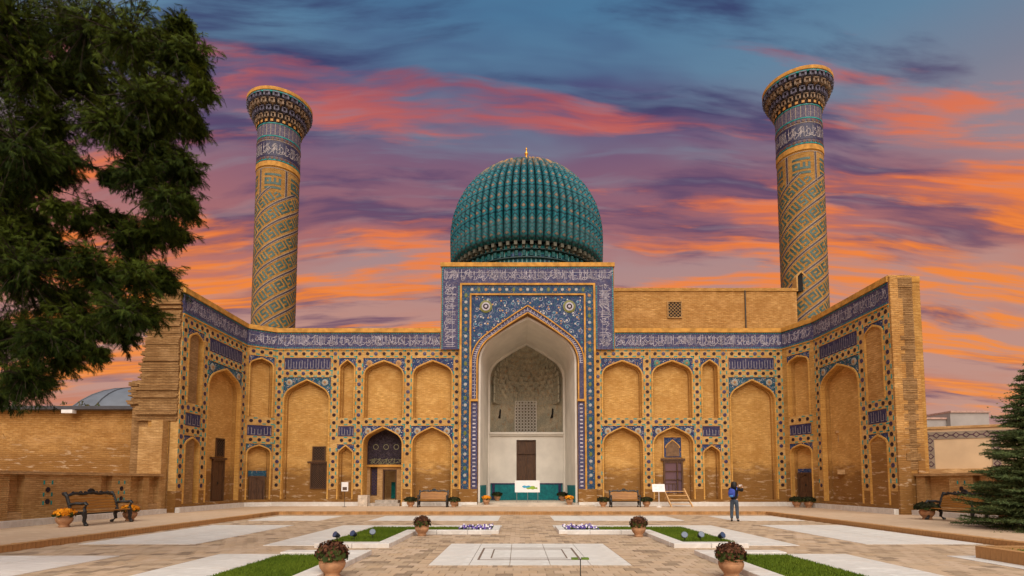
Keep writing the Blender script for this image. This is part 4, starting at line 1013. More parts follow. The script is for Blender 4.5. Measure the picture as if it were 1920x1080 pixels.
    for (z_, n_, me_) in ((ZG + .62, 30, st), (ZG + 2.16, 30, st), (28.85, 24, am)):
        for k_ in range(n_):
            a = k_ / n_ * 2 * PI; inst('collar_stud', me_, root, ((RS + .02 + (.06 if z_ > 28.7 else 0)) * math.cos(a), (RS + .02 + (.06 if z_ > 28.7 else 0)) * math.sin(a), z_), a + PI / 2)
    # lattice uprights in the upper collar
    m_ = MB()
    for k_ in range(30):
        s_ = k_ / 30 * CIRC; m_.face([Cy(s_ - .02, ZG + 2.45, .02), Cy(s_ + .02, ZG + 2.45, .02), Cy(s_ + .02, 28.6, .02), Cy(s_ - .02, 28.6, .02)])
    m_.build('collar_lattice', wl, root)
    # muqarnas crown
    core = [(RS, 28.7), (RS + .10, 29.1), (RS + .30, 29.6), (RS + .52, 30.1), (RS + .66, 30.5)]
    m_ = MB(); m_.lathe(core, 48); m_.build('crown_core', plain('crown_painted_shade', (.018, .014, .013), .8), root)  # near-black core colour paints in the shade behind the brackets
    crm = plain('crown_tile', (.22, .155, .10), .6, .5, 4); crt = plain('crown_blue_tile', (.10, .095, .14), .5, .4, 4)
    for ti, (r_, z_, w_, h_, dp) in enumerate([(RS + .02, 28.95, .18, .42, .19), (RS + .14, 29.36, .20, .44, .27), (RS + .30, 29.78, .23, .46, .33), (RS + .50, 30.20, .25, .40, .31)]):
        bm_ = MB(); y0, y1 = r_ - .15, r_ + dp
        # pendant bracket: pointed below, hollow arch front
        for sg in (-1, 1):
            a, b_ = sorted((sg * w_ * .45, sg * w_ * .95)); bm_.box(y0, y1, a, b_, z_ + h_ * .25, z_ + h_)
        bm_.box(y0, y1 + .03, -w_ * .95, w_ * .95, z_ + h_ * .86, z_ + h_ + .015)
        tip = [(y0, -w_ * .5), (y1 - .02, -w_ * .3), (y1 - .02, w_ * .3), (y0, w_ * .5)]
        lowp = (y0 + .08, 0, z_ - .08)
        for i in range(4):
            a, b_ = tip[i], tip[(i + 1) % 4]; bm_.face([(*a, z_ + h_ * .25), (*b_, z_ + h_ * .25), lowp])
        bm_.box(y0, y1 - .10, -w_ * .45, w_ * .45, z_ + h_ * .25, z_ + h_ * .86)
        me_ = bm_.mesh('muqarnas_bracket', crm if ti % 2 == 0 else crt); n_ = 22
        for k_ in range(n_): inst('muqarnas_bracket', me_, root, (0, 0, 0), (k_ + .5 * (ti % 2)) / n_ * 2 * PI)
    m_ = MB(); m_.lathe([(RS + .55, 30.58), (RS + .80, 30.60), (RS + .80, 30.70), (RS + .78, 30.70)], 48); m_.build('glaze_ring', TURQM, root)
    m_ = MB(); m_.lathe([(RS + .7, 30.68), (RS + .84, 30.74), (RS + .84, ZT - .02), (RS + .74, ZT), (0, ZT)], 48); m_.build('rim', CAP, root)
    return root
mn = make_minaret()
mn2 = copy_tree(mn)
place(mn, (-18.72, 40.0, 0), R(50), 'left minaret with spiral kufic brickwork, left of the turquoise dome')
place(mn2, (20.86, 38.0, 0), R(14), 'right minaret with spiral kufic brickwork and a small arched opening')
m_ = MB(); ar = arch(0, .26, 1.0, 1.35, 5)
PW = lambda u, v, d: (20.86 - .95 + u, 38 - 1.25 - d, 15.0 + v)
m_.prism([(-.26, 0), (.26, 0)] + ar, PW, -.4, .06)
o = m_.build('arched_opening', DARKH); o.parent = mn2; o.matrix_parent_inverse = Matrix.Rotation(-R(14), 4, 'Z') @ Matrix.Translation((-20.86, -38, 0))
m_ = MB(); O = arch(0, .36, 1.0, 1.5, 5); I = arch(0, .26, 1.0, 1.35, 5); O = [(.36, 0)] + O + [(-.36, 0)]; I = [(.26, 0)] + I + [(-.26, 0)]
for i in range(len(O) - 1): m_.prism([I[i], O[i], O[i + 1], I[i + 1]], PW, -.5, .14)
o2 = m_.build('opening_frame', BAND); o2.parent = mn2; o2.matrix_parent_inverse = o.matrix_parent_inverse.copy()

# ================================================================== OTHER MASONRY
bb = thing('brick_block', 'plain brick block rising behind the right facade beside the minaret', 'building', (12, 36, 0))
m_ = MB(); BP = Plane((6.3, 36), (19.2, 36)); m_.rect(BP, 0, 12.9, .15, 14.75, -2.2, 0, back=True); m_.build('wall', SIDE, bb)
m_ = MB(); m_.rect(BP, -.05, 12.95, 14.75, 14.97, -2.2, .06, back=True); m_.build('coping', BRICK, bb)
lattice(BP, 3.95, 4.95, 12.85, 14.05, .005, bb, cell=.24, backing=DARKH, mat=plain('brick_lattice', (.36, .21, .08), .85))
m_ = MB(); m_.tube([(15.62, 35.94, 11.2), (15.62, 35.94, 14.8)], .04, 6); m_.build('downpipe', IRON, bb)
# left: upper brick wall, low wall with recesses along the walkway
ub = thing('brick_outbuilding', 'long plain brick building with dark metal eave left of the wing', 'building', (-24, 27, 0))
UP = Plane((-40, 26.9), (-18.2, 26.9)); m_ = MB(); m_.rect(UP, 0, 21.8, .15, 5.25, -6, 0, back=True); m_.build('wall', SIDE, ub)
m_ = MB(); m_.rect(UP, -.3, 21.6, 5.25, 5.42, -6.3, .5, back=True); m_.build('eave', METALR, ub)
m_ = MB(); m_.rect(UP, 20.9, 21.2, 4.45, 4.72, 0, .15); m_.rect(UP, 21.0, 21.06, 4.2, 4.45, 0, .05); m_.build('junction_box', SIGNW, ub)
m_ = MB(); m_.rect(UP, 17.3, 17.85, 5.05, 5.22, .35, .6); m_.build('floodlight', SIGNW, ub)
def low_wall(name, label, P0, P1, recs, studs, flip=False, h=1.95):
    r_ = thing(name, label, 'wall', (P0[0], P0[1], 0)); PL = Plane(P0, P1); m_ = MB(); m2 = MB()
    m_.rect(PL, 0, PL.L, .15, h, -.8, -.25, back=True); cur = 0
    for (a, b_) in recs: m_.rect(PL, cur, a, .15, h - .05, -.25, 0); cur = b_
    m_.rect(PL, cur, PL.L, .15, h - .05, -.25, 0)
    m_.build('wall', LOWB, r_)
    m_ = MB(); m_.rect(PL, -.05, PL.L + .05, h - .05, h + .06, -.85, .07, back=True); m_.build('coping', PALEB, r_)
    m_ = MB(); m_.rect(PL, 0, PL.L, .15, .36, 0, .28); m_.build('plinth', MARBLE, r_)
    m_ = MB()
    for (a, b_) in recs: m_.rect(PL, a, b_, .36, .62, -.25, -.02)
    m_.build('recess_sill', PALEB, r_)
    for u_ in studs:
        for v_ in (1.0, 1.42, 1.78): inst('tile_stud', STUD[0], r_, PL(u_, v_ - .06, 0), PL.rz, (.9, 1, .9)) if v_ < 1.7 else None
        m_ = MB()
        for sg in (-.17, .17):
            for v_ in (1.12, 1.55, .82): m_.rect(PL, u_ + sg - .03, u_ + sg + .03, v_, v_ + .14, 0, .012)
        m_.build('tile_dash', TURQM, r_)
    return r_, PL
lw, LP = low_wall('low_wall', 'low recessed brick wall with tile studs behind the left bench', (-16.75, 12.5), (-17.0, 25.5), [(3.3, 3.9), (5.2, 5.75), (9.2, 9.8), (10.9, 11.7), (12.1, 12.8)], [6.7, 10.35])
rw, RP = low_wall('low_wall', 'low recessed brick wall with tile stud behind the right bench', (18.15, 24.4), (18.5, 12.5), [(.5, 1.8), (2.95, 3.3), (3.9, 4.5)], [2.4, 6.2])
ra = thing('tiled_wall_building', 'tan rendered wall with tiled geometric band behind the spruce', 'building', (24, 27.5, 0))
QP = Plane((18.6, 29.0), (26.5, 24.6)); m_ = MB(); m_.rect(QP, -1, QP.L + 4, .15, 4.35, -.6, 0, back=True); m_.build('wall', TANW, ra)
m_ = MB(); m_.rect(QP, -1.1, QP.L + 4, 4.35, 4.47, -.7, .08, back=True); m_.rect(QP, -1.1, QP.L + 4, 2.05, 2.3, 0, .45, back=True); m_.build('coping', PALEB, ra)
m_ = MB()
for (a, b_, c_, e_) in [(-1, QP.L + 4, 3.82, 4.20), (2.9, 3.24, 2.3, 3.82), (5.5, 5.84, 2.3, 3.82)]: m_.rect(QP, a, b_, c_, e_, 0, .03)
tb = m_.build('tile_band', plain('grey_band', (.22, .175, .13), .7, .2, 3), ra)
m_ = MB(); u = -.8
while u < 8: m_.strip([(u, 4.01), (u + .14, 4.14), (u + .28, 4.01), (u + .14, 3.88), (u, 4.01)], .055, QP, .036); m_.strip([(u + .28, 4.01), (u + .4, 4.01)], .05, QP, .036); u += .4
for uc in (3.07, 5.67):
    v = 2.4
    while v < 3.7: m_.strip([(uc, v), (uc + .12, v + .14), (uc, v + .28), (uc - .12, v + .14), (uc, v)], .055, QP, .036); v += .4
tag(m_.build('band_tracery', plain('plum_glaze', (.075, .035, .05), .6, spec=.1), tb), kind='stuff')
gb = thing('grey_building', 'grey flat roofed buildings beyond the tiled wall at right', 'building', (36, 45, 0))
m_ = MB(); m_.box(33.2, 35.5, 44, 50, 0, 6.8); m_.build('wall', GREYW, gb); m_ = MB(); m_.box(35.52, 38.7, 43.6, 50, 0, 7.3); m_.build('wall', GREYW, gb)
m_ = MB(); m_.box(33.1, 35.5, 43.9, 50.2, 6.8, 6.95); m_.build('parapet', plain('pink_parapet', (.42, .27, .22), .9), gb); m_ = MB(); m_.box(35.5, 38.8, 43.5, 50.2, 7.3, 7.45); m_.build('parapet', MATS['pink_parapet'], gb)
# far-left grey ribbed dome and roof bits
gd = thing('grey_dome', 'grey ribbed metal dome behind the outbuilding roof at left', 'dome', (-30.2, 42, 0))
m_ = MB(); rg = 5.2; prof_ = [(rg, 2.5), (rg, 4.2)] + [(rg * math.cos(a), 4.2 + 4.8 * math.sin(a)) for a in [i * PI / 20 for i in range(1, 10)]] + [(0, 9.02)]
m_.lathe(prof_, 24, (-30.2, 42)); m_.build('shell', plain('grey_dome_metal', (.115, .13, .155), .6, .15, 1), gd, smooth=True)
m_ = MB()
for k_ in range(12):
    a = k_ / 12 * 2 * PI; m_ = MB(); m_.tube([(-30.2 + (r_ + .03) * math.cos(a), 42 + (r_ + .03) * math.sin(a), z_) for r_, z_ in prof_[1:-1]], .05, 4)
    if math.sin(a) < .3: m_.build('seam', METALR, gd)
m_ = MB(); m_.tube([(-31.5, 33, 5.0), (-31.5, 33, 6.2)], .16, 8); m_.tube([(-31.5, 33, 6.2), (-31.5, 33, 6.28)], .25, 8); m_.tube([(-31.5, 33, 6.28), (-31.5, 33, 6.75)], [.1, .03], 8)
tag(m_.build('chimney', GREYW, org=(-31.5, 33, 5)), 'small stone chimney above the outbuilding eave at far left', 'chimney')
# ================================================================== LAWN BEDS
def blades(m_, rects, dens, z0, rr):
    for (x0, x1, y0, y1) in rects:
        for _ in range(int((x1 - x0) * (y1 - y0) * dens)):
            x_, y_ = rr.uniform(x0 + .02, x1 - .02), rr.uniform(y0 + .02, y1 - .02); a = rr.uniform(0, PI); w_ = rr.uniform(.006, .011); h = rr.uniform(.025, .06); l_ = rr.uniform(-.03, .03)
            m_.face([(x_ - w_ * math.cos(a), y_ - w_ * math.sin(a), z0), (x_ + w_ * math.cos(a), y_ + w_ * math.sin(a), z0), (x_ + l_, y_ + l_ * .6, z0 + h)], None, 0, min(1, max(0, .55 * rr.random() + .45 * (.5 + .5 * math.sin(x_ * 2.3 + 1.7 * math.sin(y_ * 1.4)) * math.cos(y_ * 1.9 + x_)))))
def kerbs(root, segs, h=.11):
    for (x0, x1, y0, y1) in segs:
        lx = (x1 - x0) > (y1 - y0); L_ = max(x1 - x0, y1 - y0); n = max(1, round(L_ / 1.15))
        for i in range(n):
            m_ = MB(); e = .004
            if lx: m_.box(x0 + L_ * i / n + e, x0 + L_ * (i + 1) / n - e, y0, y1, -.04, h)
            else: m_.box(x0, x1, y0 + L_ * i / n + e, y0 + L_ * (i + 1) / n - e, -.04, h)
            o = m_.build('kerb_stone', MARBLE, root)
            bv = o.modifiers.new('bevel', 'BEVEL'); bv.width = .012; bv.segments = 2
def bed_back(mirror, label):
    M = mir if mirror else (lambda f: f)
    r0 = M((-5.1, -3.6, 13.85, 18.95)); root = thing('lawn_bed', label, 'lawn', ((r0[0] + r0[1]) / 2, 16, 0), 'marble kerbed lawn beds')
    lawn = [M((-5.08, -3.6, 13.88, 18.9)), M((-3.6, -1.95, 17.35, 18.9))]; pans = M((-1.95, -.88, 17.35, 18.9))
    m_ = MB()
    for f in lawn + [pans]: m_.box(*f, -.03, .05)
    m_.build('turf', SOIL, root); m_ = MB(); blades(m_, lawn, 1500, .05, rnd); tag(m_.build('grass', GRASS, root, weld=False, recalc=False), kind='stuff')
    kerbs(root, [M((-5.1, -3.22, 13.45, 13.85)), M((-3.58, -3.22, 13.87, 17.0)), M((-3.58, -.62, 17.02, 17.33)), M((-.86, -.62, 17.35, 18.95))])
    m_ = MB(); rr = random.Random(3 + mirror)
    for _ in range(150):
        x_, y_ = rr.uniform(pans[0], pans[1]), rr.uniform(pans[2], pans[3]); s_ = rr.uniform(.02, .042); z_ = rr.uniform(.08, .17); a = rr.uniform(0, 6.3); t_ = rr.choice((0, 0, .1, .8, 1))
        m_.face([(x_ + s_ * math.cos(a + k_ * 1.2566), y_ + s_ * .4 * math.sin(a + k_ * 1.2566), z_ + s_ * math.sin(a + k_ * 1.2566)) for k_ in range(5)], None, 0, t_)
    for _ in range(1300):
        x_, y_ = rr.uniform(pans[0], pans[1]), rr.uniform(pans[2], pans[3]); z_ = rr.uniform(.05, .13); a = rr.uniform(0, 6.3)
        m_.face([(x_, y_, z_ - .04), (x_ + .05 * math.cos(a), y_ + .05 * math.sin(a), z_), (x_ + .05 * math.cos(a + 1), y_ + .05 * math.sin(a + 1), z_ + .02)], None, 1, rr.random())
    tag(m_.build('pansies', [PANSY, FLGR], None, org=((pans[0] + pans[1]) / 2, 18, .05), weld=False, recalc=False), 'white and violet pansies at the inner end of the %s lawn bed' % ('right' if mirror else 'left'), 'pansies', kind='stuff')
def bed_front(mirror, label):
    M = mir if mirror else (lambda f: f); r0 = M((-5.25, -3.75, 5.9, 11.85)); root = thing('lawn_bed', label, 'lawn', ((r0[0] + r0[1]) / 2, 9, 0), 'marble kerbed lawn beds')
    m_ = MB(); m_.box(*r0, -.03, .04); m_.build('turf', SOIL, root); m_ = MB(); blades(m_, [M((-5.23, -3.77, 8.0, 11.82))], 2600, .04, rnd); tag(m_.build('grass', GRASS, root, weld=False, recalc=False), kind='stuff')
    kerbs(root, [M((-5.25, -3.33, 11.87, 12.28)), M((-3.74, -3.33, 5.6, 11.86))], .10)
bed_back(0, 'left lawn bed by the walkway with three spotlights, nearer the facade'); bed_back(1, 'right lawn bed by the walkway with three spotlights, nearer the facade')
bed_front(0, 'lawn bed in the left foreground with marble kerb'); bed_front(1, 'lawn bed in the right foreground with marble kerb')
# raised brick planter edge at the right
bp = thing('brick_planter', 'low brick edged planter at the right edge of the court', 'planter', (10.8, 10.6, 0))
pb = MB(); pb.box(-.06, .06, -.12, .12, 0, .26); pbm = pb.mesh('edge_brick', KERB)
for i in range(34): inst('edge_brick', pbm, bp, (10.02, 7.5 + i * .125, 0), PI / 2)
for i in range(13): inst('edge_brick', pbm, bp, (10.25 + i * .125, 11.62, 0), 0)
m_ = MB(); m_.box(10.14, 12.0, 7.2, 11.5, 0, .2); m_.build('soil', SOIL, bp)
m_ = MB(); blades(m_, [(10.15, 12, 8.5, 11.5)], 500, .2, rnd); tag(m_.build('grass', GRASS, bp, weld=False, recalc=False), kind='stuff')

# ================================================================== POTS
def bush(m_, c, rx, rz, n, rr, mi=0, s=(.02, .05), inner=None):
    for _ in range(n):
        a, t_ = rr.uniform(0, 2 * PI), math.acos(rr.uniform(-.35, 1)); k_ = rr.uniform(.62, 1.04) if rr.random() < .85 else rr.uniform(1., 1.22)
        p = Vector((c[0] + rx * k_ * math.sin(t_) * math.cos(a), c[1] + rx * k_ * math.sin(t_) * math.sin(a), c[2] + rz * k_ * math.cos(t_)))
        nrm = (p - Vector(c)).normalized() + Vector((rr.uniform(-.6, .6), rr.uniform(-.6, .6), rr.uniform(-.4, .6))); nrm.normalize(); u_ = nrm.orthogonal().normalized(); v_ = nrm.cross(u_); sz = rr.uniform(*s); ph = rr.uniform(0, 6)
        m_.face([p + (u_ * math.cos(ph + q_ * 1.2566) + v_ * math.sin(ph + q_ * 1.2566)) * sz * (1 + .25 * (q_ % 2)) for q_ in range(5)], None, mi, rr.random())
def make_pot(fl_mat, n, fx=.30, fz=.22, size=(.022, .045)):
    root = thing('flower_pot', 'x', 'flower pot', (0, 0, 0)); m_ = MB()
    m_.lathe([(0, 0), (.13, 0), (.145, .03), (.12, .06), (.15, .10), (.205, .17), (.225, .24), (.205, .29), (.19, .305), (.225, .32), (.235, .345), (.225, .365), (.195, .365), (.185, .31), (0, .30)], 28)
    m_.build('pot', TERRA, root, smooth=True)
    m_ = MB(); m_.lathe([(.208, .262), (.222, .268), (.222, .278), (.206, .284)], 28); m_.build('pot_band', TERRA, root)
    rr = random.Random(n); m_ = MB(); bush(m_, (0, 0, .42), fx, fz, n, rr, 0, size); bush(m_, (0, 0, .38), fx * .92, fz * .8, n // 2, rr, 1, (.03, .06)); m_.build('flowers', [fl_mat, FLGR], root, weld=False, recalc=False)
    return root
potB = make_pot(FLBR, 1500, .24, .19, (.014, .03)); potO = make_pot(FLOR_O, 700, .25, .13, (.02, .04)); potD = make_pot(FLDK, 700, .32, .13, (.02, .05))
place(potB, (-3.22, 9.35, 0), 0, 'large terracotta pot of brown chrysanthemums at the left foreground lawn')
def pot(src, loc, label, sc=1., rz=0.): return place(copy_tree(src), loc, rz, label, sc)
pot(potB, (3.68, 9.35, 0), 'large terracotta pot of brown chrysanthemums at the right foreground lawn', .95, 1)
pot(potB, (-2.95, 16.45, 0), 'terracotta pot standing by the inner corner of the left lawn bed', .97, 2); pot(potB, (3.62, 16.2, 0), 'terracotta pot standing by the inner corner of the right lawn bed', .97, 3)
# ================================================================== BENCHES
def make_bench():
    root = thing('park_bench', 'x', 'bench', (0, 0, 0), 'ornate iron and slat benches')    # sits along x, faces -y
    Lh = .84
    slat = MB(); slat.box(-Lh + .04, Lh - .04, -.04, .04, -.015, .015); sm = slat.mesh('slat', WOOD)
    for i in range(5): inst('slat', sm, root, (0, -.30 + i * .1, .42 - .008 * i), 0)
    back = MB(); back.box(-Lh + .04, Lh - .04, -.015, .015, -.038, .038); bkm = back.mesh('slat', WOOD)
    for i in range(4): o = inst('slat', bkm, root, (0, .17 + i * .03, .50 + i * .088), 0); o.rotation_euler = (R(-16), 0, 0)
    # shaped top board with a wavy upper edge
    P = lambda u, v, d: (u, .29 - d + (v - .85) * .3, v); n = 28
    top = [(-Lh + .05 + (2 * Lh - .1) * i / n, .865 + .02 * math.cos(i / n * 6 * PI) + .03 * math.cos((i / n - .5) * PI)) for i in range(n + 1)]
    m_ = MB(); m_.prism([(-Lh + .05, .83), (Lh - .05, .83)] + list(reversed(top)), P, -.012, .012, back=True); m_.build('top_board', WOOD, root)
    # iron crest: scrolls and oval cartouche
    m_ = MB(); crest = []
    for i in range(41):
        t_ = -1 + i / 20; crest.append((t_ * Lh, .31, .90 + .05 * (1 - t_ * t_) + .022 * math.cos(t_ * 3 * PI)))
    m_.tube(crest, .045, 6)
    for sg in (-1, 1):
        for (cx_, r_) in ((.36, .055), (.20, .045), (.62, .04)): m_.tube([(sg * (cx_ + r_ * math.cos(a) * (1 - a / 12)), .31, .955 + r_ * math.sin(a) * (1 - a / 12)) for a in [k_ * .6 for k_ in range(10)]], .024, 5)
    cart = [(.115 * math.cos(a), .31, 1.0 + .075 * math.sin(a)) for a in [k_ * PI / 8 for k_ in range(17)]]; m_.tube(cart, .022, 6); m_.face([(p[0], .318, p[2]) for p in cart[:-1]]); m_.face([(p[0] * .6, .29, 1 + (p[2] - 1) * .6) for p in cart[:-1]])
    m_.build('iron_crest', IRON, root)
    for sg in (-1, 1):
        m_ = MB(); x_ = sg * Lh
        m_.tube([(x_, .14, .38), (x_, .20, .62), (x_, .29, .86), (x_, .36, .95), (x_, .40, .93)], [.05, .045, .045, .065, .06], 7)
        m_.tube([(x_, .20, .62), (x_, .0, .66), (x_, -.2, .65), (x_, -.31, .67), (x_, -.36, .62), (x_, -.31, .57), (x_, -.28, .52), (x_, -.31, .42)], [.042, .044, .046, .05, .046, .042, .042, .046], 7)
        m_.tube([(x_, -.33, .40), (x_, .15, .38)], .03, 7); m_.build('armrest', IRON, root)
        for (ya, yb) in ((-.28, -.36), (.15, .30)):
            m_ = MB(); m_.tube([(x_, ya, .40), (x_, (ya * .6 + yb * .4), .26), (x_, ya * .8 + yb * .2, .13), (x_, yb, .035), (x_, yb + (-.05 if yb < 0 else .05), .03)], [.07, .055, .048, .055, .04], 7); m_.tube([(x_ - .03, yb, .018), (x_ + .03, yb, .018)], .02, 6); m_.build('leg', IRON, root)
    m_ = MB(); m_.tube([(-Lh, .05, .33), (Lh, .05, .33)], .02, 6); m_.build('stretcher', IRON, root)
    return root
bench = make_bench()
place(bench, (-5.05, 31.75, .15), 0, 'wooden slat bench against the facade left of the portal')
place(copy_tree(bench), (6.3, 31.75, .15), 0, 'wooden slat bench against the facade right of the portal')
place(copy_tree(bench), (-14.95, 19.15, .15), R(86), 'wooden slat bench between orange flower pots at far left', 1.15); place(copy_tree(bench), (16.6, 20.3, .15), R(-84), 'wooden slat bench half hidden by the spruce at right', 1.1)
for (x_, y_, lb) in [(-6.35, 31.6, 'left of the bench left of the portal'), (-3.8, 31.6, 'right of the bench left of the portal'), (5.0, 31.6, 'left of the bench right of the portal'), (7.55, 31.6, 'right of the bench right of the portal')]:
    pot(potD, (x_, y_, .15), 'pot with dark foliage ' + lb, 1.05, x_)
place(potO, (-15.0, 17.75, .15), 0, 'pot of orange chrysanthemums at the near end of the left bench', 1.08); pot(potO, (-14.9, 20.6, .15), 'pot of orange chrysanthemums at the far end of the left bench', 1.08, 2)
pot(potO, (-1.95, 32.55, .245), 'pot of orange flowers at the left foot of the iwan', 1., 1); pot(potO, (3.1, 32.55, .245), 'pot of orange flowers at the right foot of the iwan', 1., 2)
place(potD, (-1.45, 36.6, .34), 0, 'dark leafy pot inside the iwan on the left', 1.05); pot(potD, (3.0, 36.6, .34), 'dark leafy pot inside the iwan on the right', 1.05)
pot(potD, (16.25, 21.35, .15), 'dark leafy pot at the far end of the right bench', 1.2); pot(potD, (16.9, 18.55, .15), 'dark leafy pot under the spruce at the near end of the right bench', 1.1)
pot(potD, (16.25, 31.3, .15), 'left of two dark leafy pots before the right corner door', 1.1); pot(potD, (16.72, 30.9, .15), 'right of two dark leafy pots before the right corner door', 1.1, 1)
# ================================================================== SPOTLIGHTS
def make_spot():
    root = thing('spotlight', 'x', 'spotlight', (0, 0, 0), 'garden spotlights on the lawns')
    m_ = MB(); m_.tube([(0, 0, -.02), (0, 0, .13)], .012, 6); m_.box(-.05, .05, -.05, .05, 0, .015); m_.build('stake', IRON, root)
    m_ = MB(); m_.tube([(0, -.07, .14), (0, -.03, .16), (0, .06, .20), (0, .075, .207)], [.05, .066, .085, .092], 14); m_.build('casing', SPOTM, root)
    m_ = MB(); m_.tube([(-.07, 0, .19), (-.075, 0, .13), (0, 0, .10), (.075, 0, .13), (.07, 0, .19)], .008, 5); m_.build('bracket', IRON, root)
    m_ = MB(); m_.tube([(0, .076, .208), (0, .080, .210)], .080, 14); m_.build('lens', LENS, root)
    return root
spot = make_spot(); ws = ['leftmost', 'middle', 'rightmost']
for j, (x_, y_, rz) in enumerate([(-4.87, 14.45, 2.5), (-4.5, 14.75, 2.7), (-4.12, 15.2, 3.4)]): place(spot if j == 0 else copy_tree(spot), (x_, y_, .05), rz, ws[j] + ' of three blue spotlights on the left lawn', .95)
for j, (x_, y_, rz) in enumerate([(4.42, 14.35, 3.0), (4.88, 14.45, 3.3), (5.38, 14.3, 3.6)]): place(copy_tree(spot), (x_, y_, .05), rz, ws[j] + ' of three blue spotlights on the right lawn', .95)
# ================================================================== SIGNS, STEPS, SMALL THINGS
sg_ = thing('map_board', 'white display board with a green and blue map inside the iwan', 'sign', (XA, 33.6, .34))
IP = Plane((-.62 + .40, 33.55), (1.5 + .40, 33.55)); m_ = MB(); m_.rect(IP, 0, 1.56, .98, 1.72, -.03, .0, back=True); bd = m_.build('board', SIGNW, sg_)
m_ = MB(); rr = random.Random(4); m_.face([IP(u, v, .004) for u, v in [(.70, 1.22), (.82, 1.17), (.98, 1.19), (1.12, 1.15), (1.30, 1.20), (1.42, 1.17), (1.40, 1.30), (1.28, 1.28), (1.22, 1.37), (1.05, 1.38), (.92, 1.30), (.80, 1.33)]]); m_.build('map_green', plain('print_green', (.20, .32, .03), .5), bd)
m_ = MB(); m_.face([IP(u, v, .006) for u, v in [(.45, 1.32), (.58, 1.25), (.74, 1.27), (.9, 1.29), (1.0, 1.36), (.86, 1.41), (.72, 1.37), (.6, 1.42), (.48, 1.38)]]); m_.build('map_blue', plain('print_blue', (.03, .26, .42), .5), bd)
for u in (.12, .80, 1.44): m_ = MB(); m_.tube([IP(u, .34, -.02), IP(u, .98, -.02)], .02, 6); m_.build('leg', STEEL, sg_)
sg2 = thing('sign_stand', 'white information board on a thin pole beside the wooden steps', 'sign', (8.3, 31.6, .15))
SP = Plane((7.92, 31.6), (8.7, 31.6)); Pt = lambda u, v, d: SP(u, v, d - (v - 1.1) * .25)
m_ = MB(); m_.rect(Pt, 0, .74, 1.05, 1.50, -.03, 0, back=True); bd = m_.build('board', SIGNW, sg2); m_ = MB()
for (a, b_, c_) in ((.1, .3, 1.40), (.12, .26, 1.35), (.36, .62, 1.38), (.4, .58, 1.30), (.36, .62, 1.22), (.14, .3, 1.2)): m_.strip([(a, c_), (b_, c_)], .016, Pt, .003)
m_.build('faint_print', plain('print_grey', (.42, .41, .40), .6), bd)
m_ = MB(); m_.tube([(8.29, 31.6, .17), (8.29, 31.6, 1.12)], .018, 6); m_.tube([(8.29, 31.6, .15), (8.29, 31.6, .18)], [.16, .12], 10); m_.build('pole', SIGNW, sg2)
sg3 = thing('sign_stand', 'small white notice with a dark picture on a pole at the left facade', 'sign', (-10.3, 31.8, .15))
SP3 = Plane((-10.52, 31.8), (-10.1, 31.8)); m_ = MB(); m_.rect(SP3, 0, .40, 1.08, 1.62, -.02, 0, back=True); bd = m_.build('board', SIGNW, sg3)
m_ = MB(); m_.rect(SP3, .07, .33, 1.14, 1.33, 0, .004); m_.build('picture', plain('print_brown', (.10, .06, .04), .6), bd); m_ = MB(); m_.tube([(-10.32, 31.82, .15), (-10.32, 31.82, 1.1)], .015, 6); m_.tube([(-10.32, 31.82, .15), (-10.32, 31.82, .17)], .13, 10); m_.build('pole', IRON, sg3)
st_ = thing('wooden_steps', 'bare timber steps up to the glass door on the right', 'steps', (9.45, 32, .15))
for sg in (-1, 1):
    m_ = MB(); A = [(31.35, .15), (31.47, .15), (32.55, 1.12), (32.55, 1.24), (32.45, 1.24)]; x_ = 9.5 + sg * .62
    P = lambda u, v, d, x_=x_: (x_ + d + (u - 32) * -.16, u, v); m_.prism(A, P, -.03, .03, back=True); m_.build('stringer', LADDER, st_)
for i in range(4):
    y_ = 31.55 + i * .27; z_ = .33 + i * .245; xo = (y_ - 32) * -.16; m_ = MB(); m_.box(9.5 - .60 + xo, 9.5 + .60 + xo, y_ - .09, y_ + .09, z_ - .02, z_ + .02); m_.build('tread', LADDER, st_)
gl = thing('garden_marker', 'small stake with two green plates in front of the marble field', 'marker', (.97, 8.45, 0))
m_ = MB(); m_.tube([(.97, 8.45, 0), (.97, 8.45, .44)], .008, 6); m_.build('stake', IRON, gl); gm = plain('green_plate', (.10, .17, .02), .6)
for (a, b_) in ((.83, .93), (.985, 1.10)): m_ = MB(); m_.box(a, b_, 8.40, 8.50, .435, .462); m_.build('plate', gm, gl)
m_ = MB(); m_.tube([(.87, 8.45, .44), (1.05, 8.45, .44)], .006, 5); m_.build('crossbar', IRON, gl)
# ================================================================== PERSON
def skin(name, verts, edges, rads, mat, parent, sub=2, root=0):
    me = bpy.data.meshes.new(name); me.from_pydata(verts, edges, []); me.update(); o = bpy.data.objects.new(name, me); COL.objects.link(o); o.parent = parent; ORG[o.name] = Vector(ORG[parent.name])
    md = o.modifiers.new('skin', 'SKIN'); md.use_smooth_shade = True
    sv_ = me.skin_vertices[0].data if me.skin_vertices else None
    if sv_ is None:
        bm = bmesh.new(); bm.from_mesh(me); bm.verts.layers.skin.verify(); bm.to_mesh(me); bm.free(); sv_ = me.skin_vertices[0].data
    for i, r_ in enumerate(rads): sv_[i].radius = r_ if hasattr(r_, '__len__') else (r_, r_)
    sv_[root].use_root = True
    sb = o.modifiers.new('sub', 'SUBSURF'); sb.levels = sub; sb.render_levels = sub
    me.materials.append(mat); return o
PROT = R(-32)
pe = thing('person', 'person in black top and jeans with blue backpack photographing the facade', 'person', (8.98, 22.3, 0))
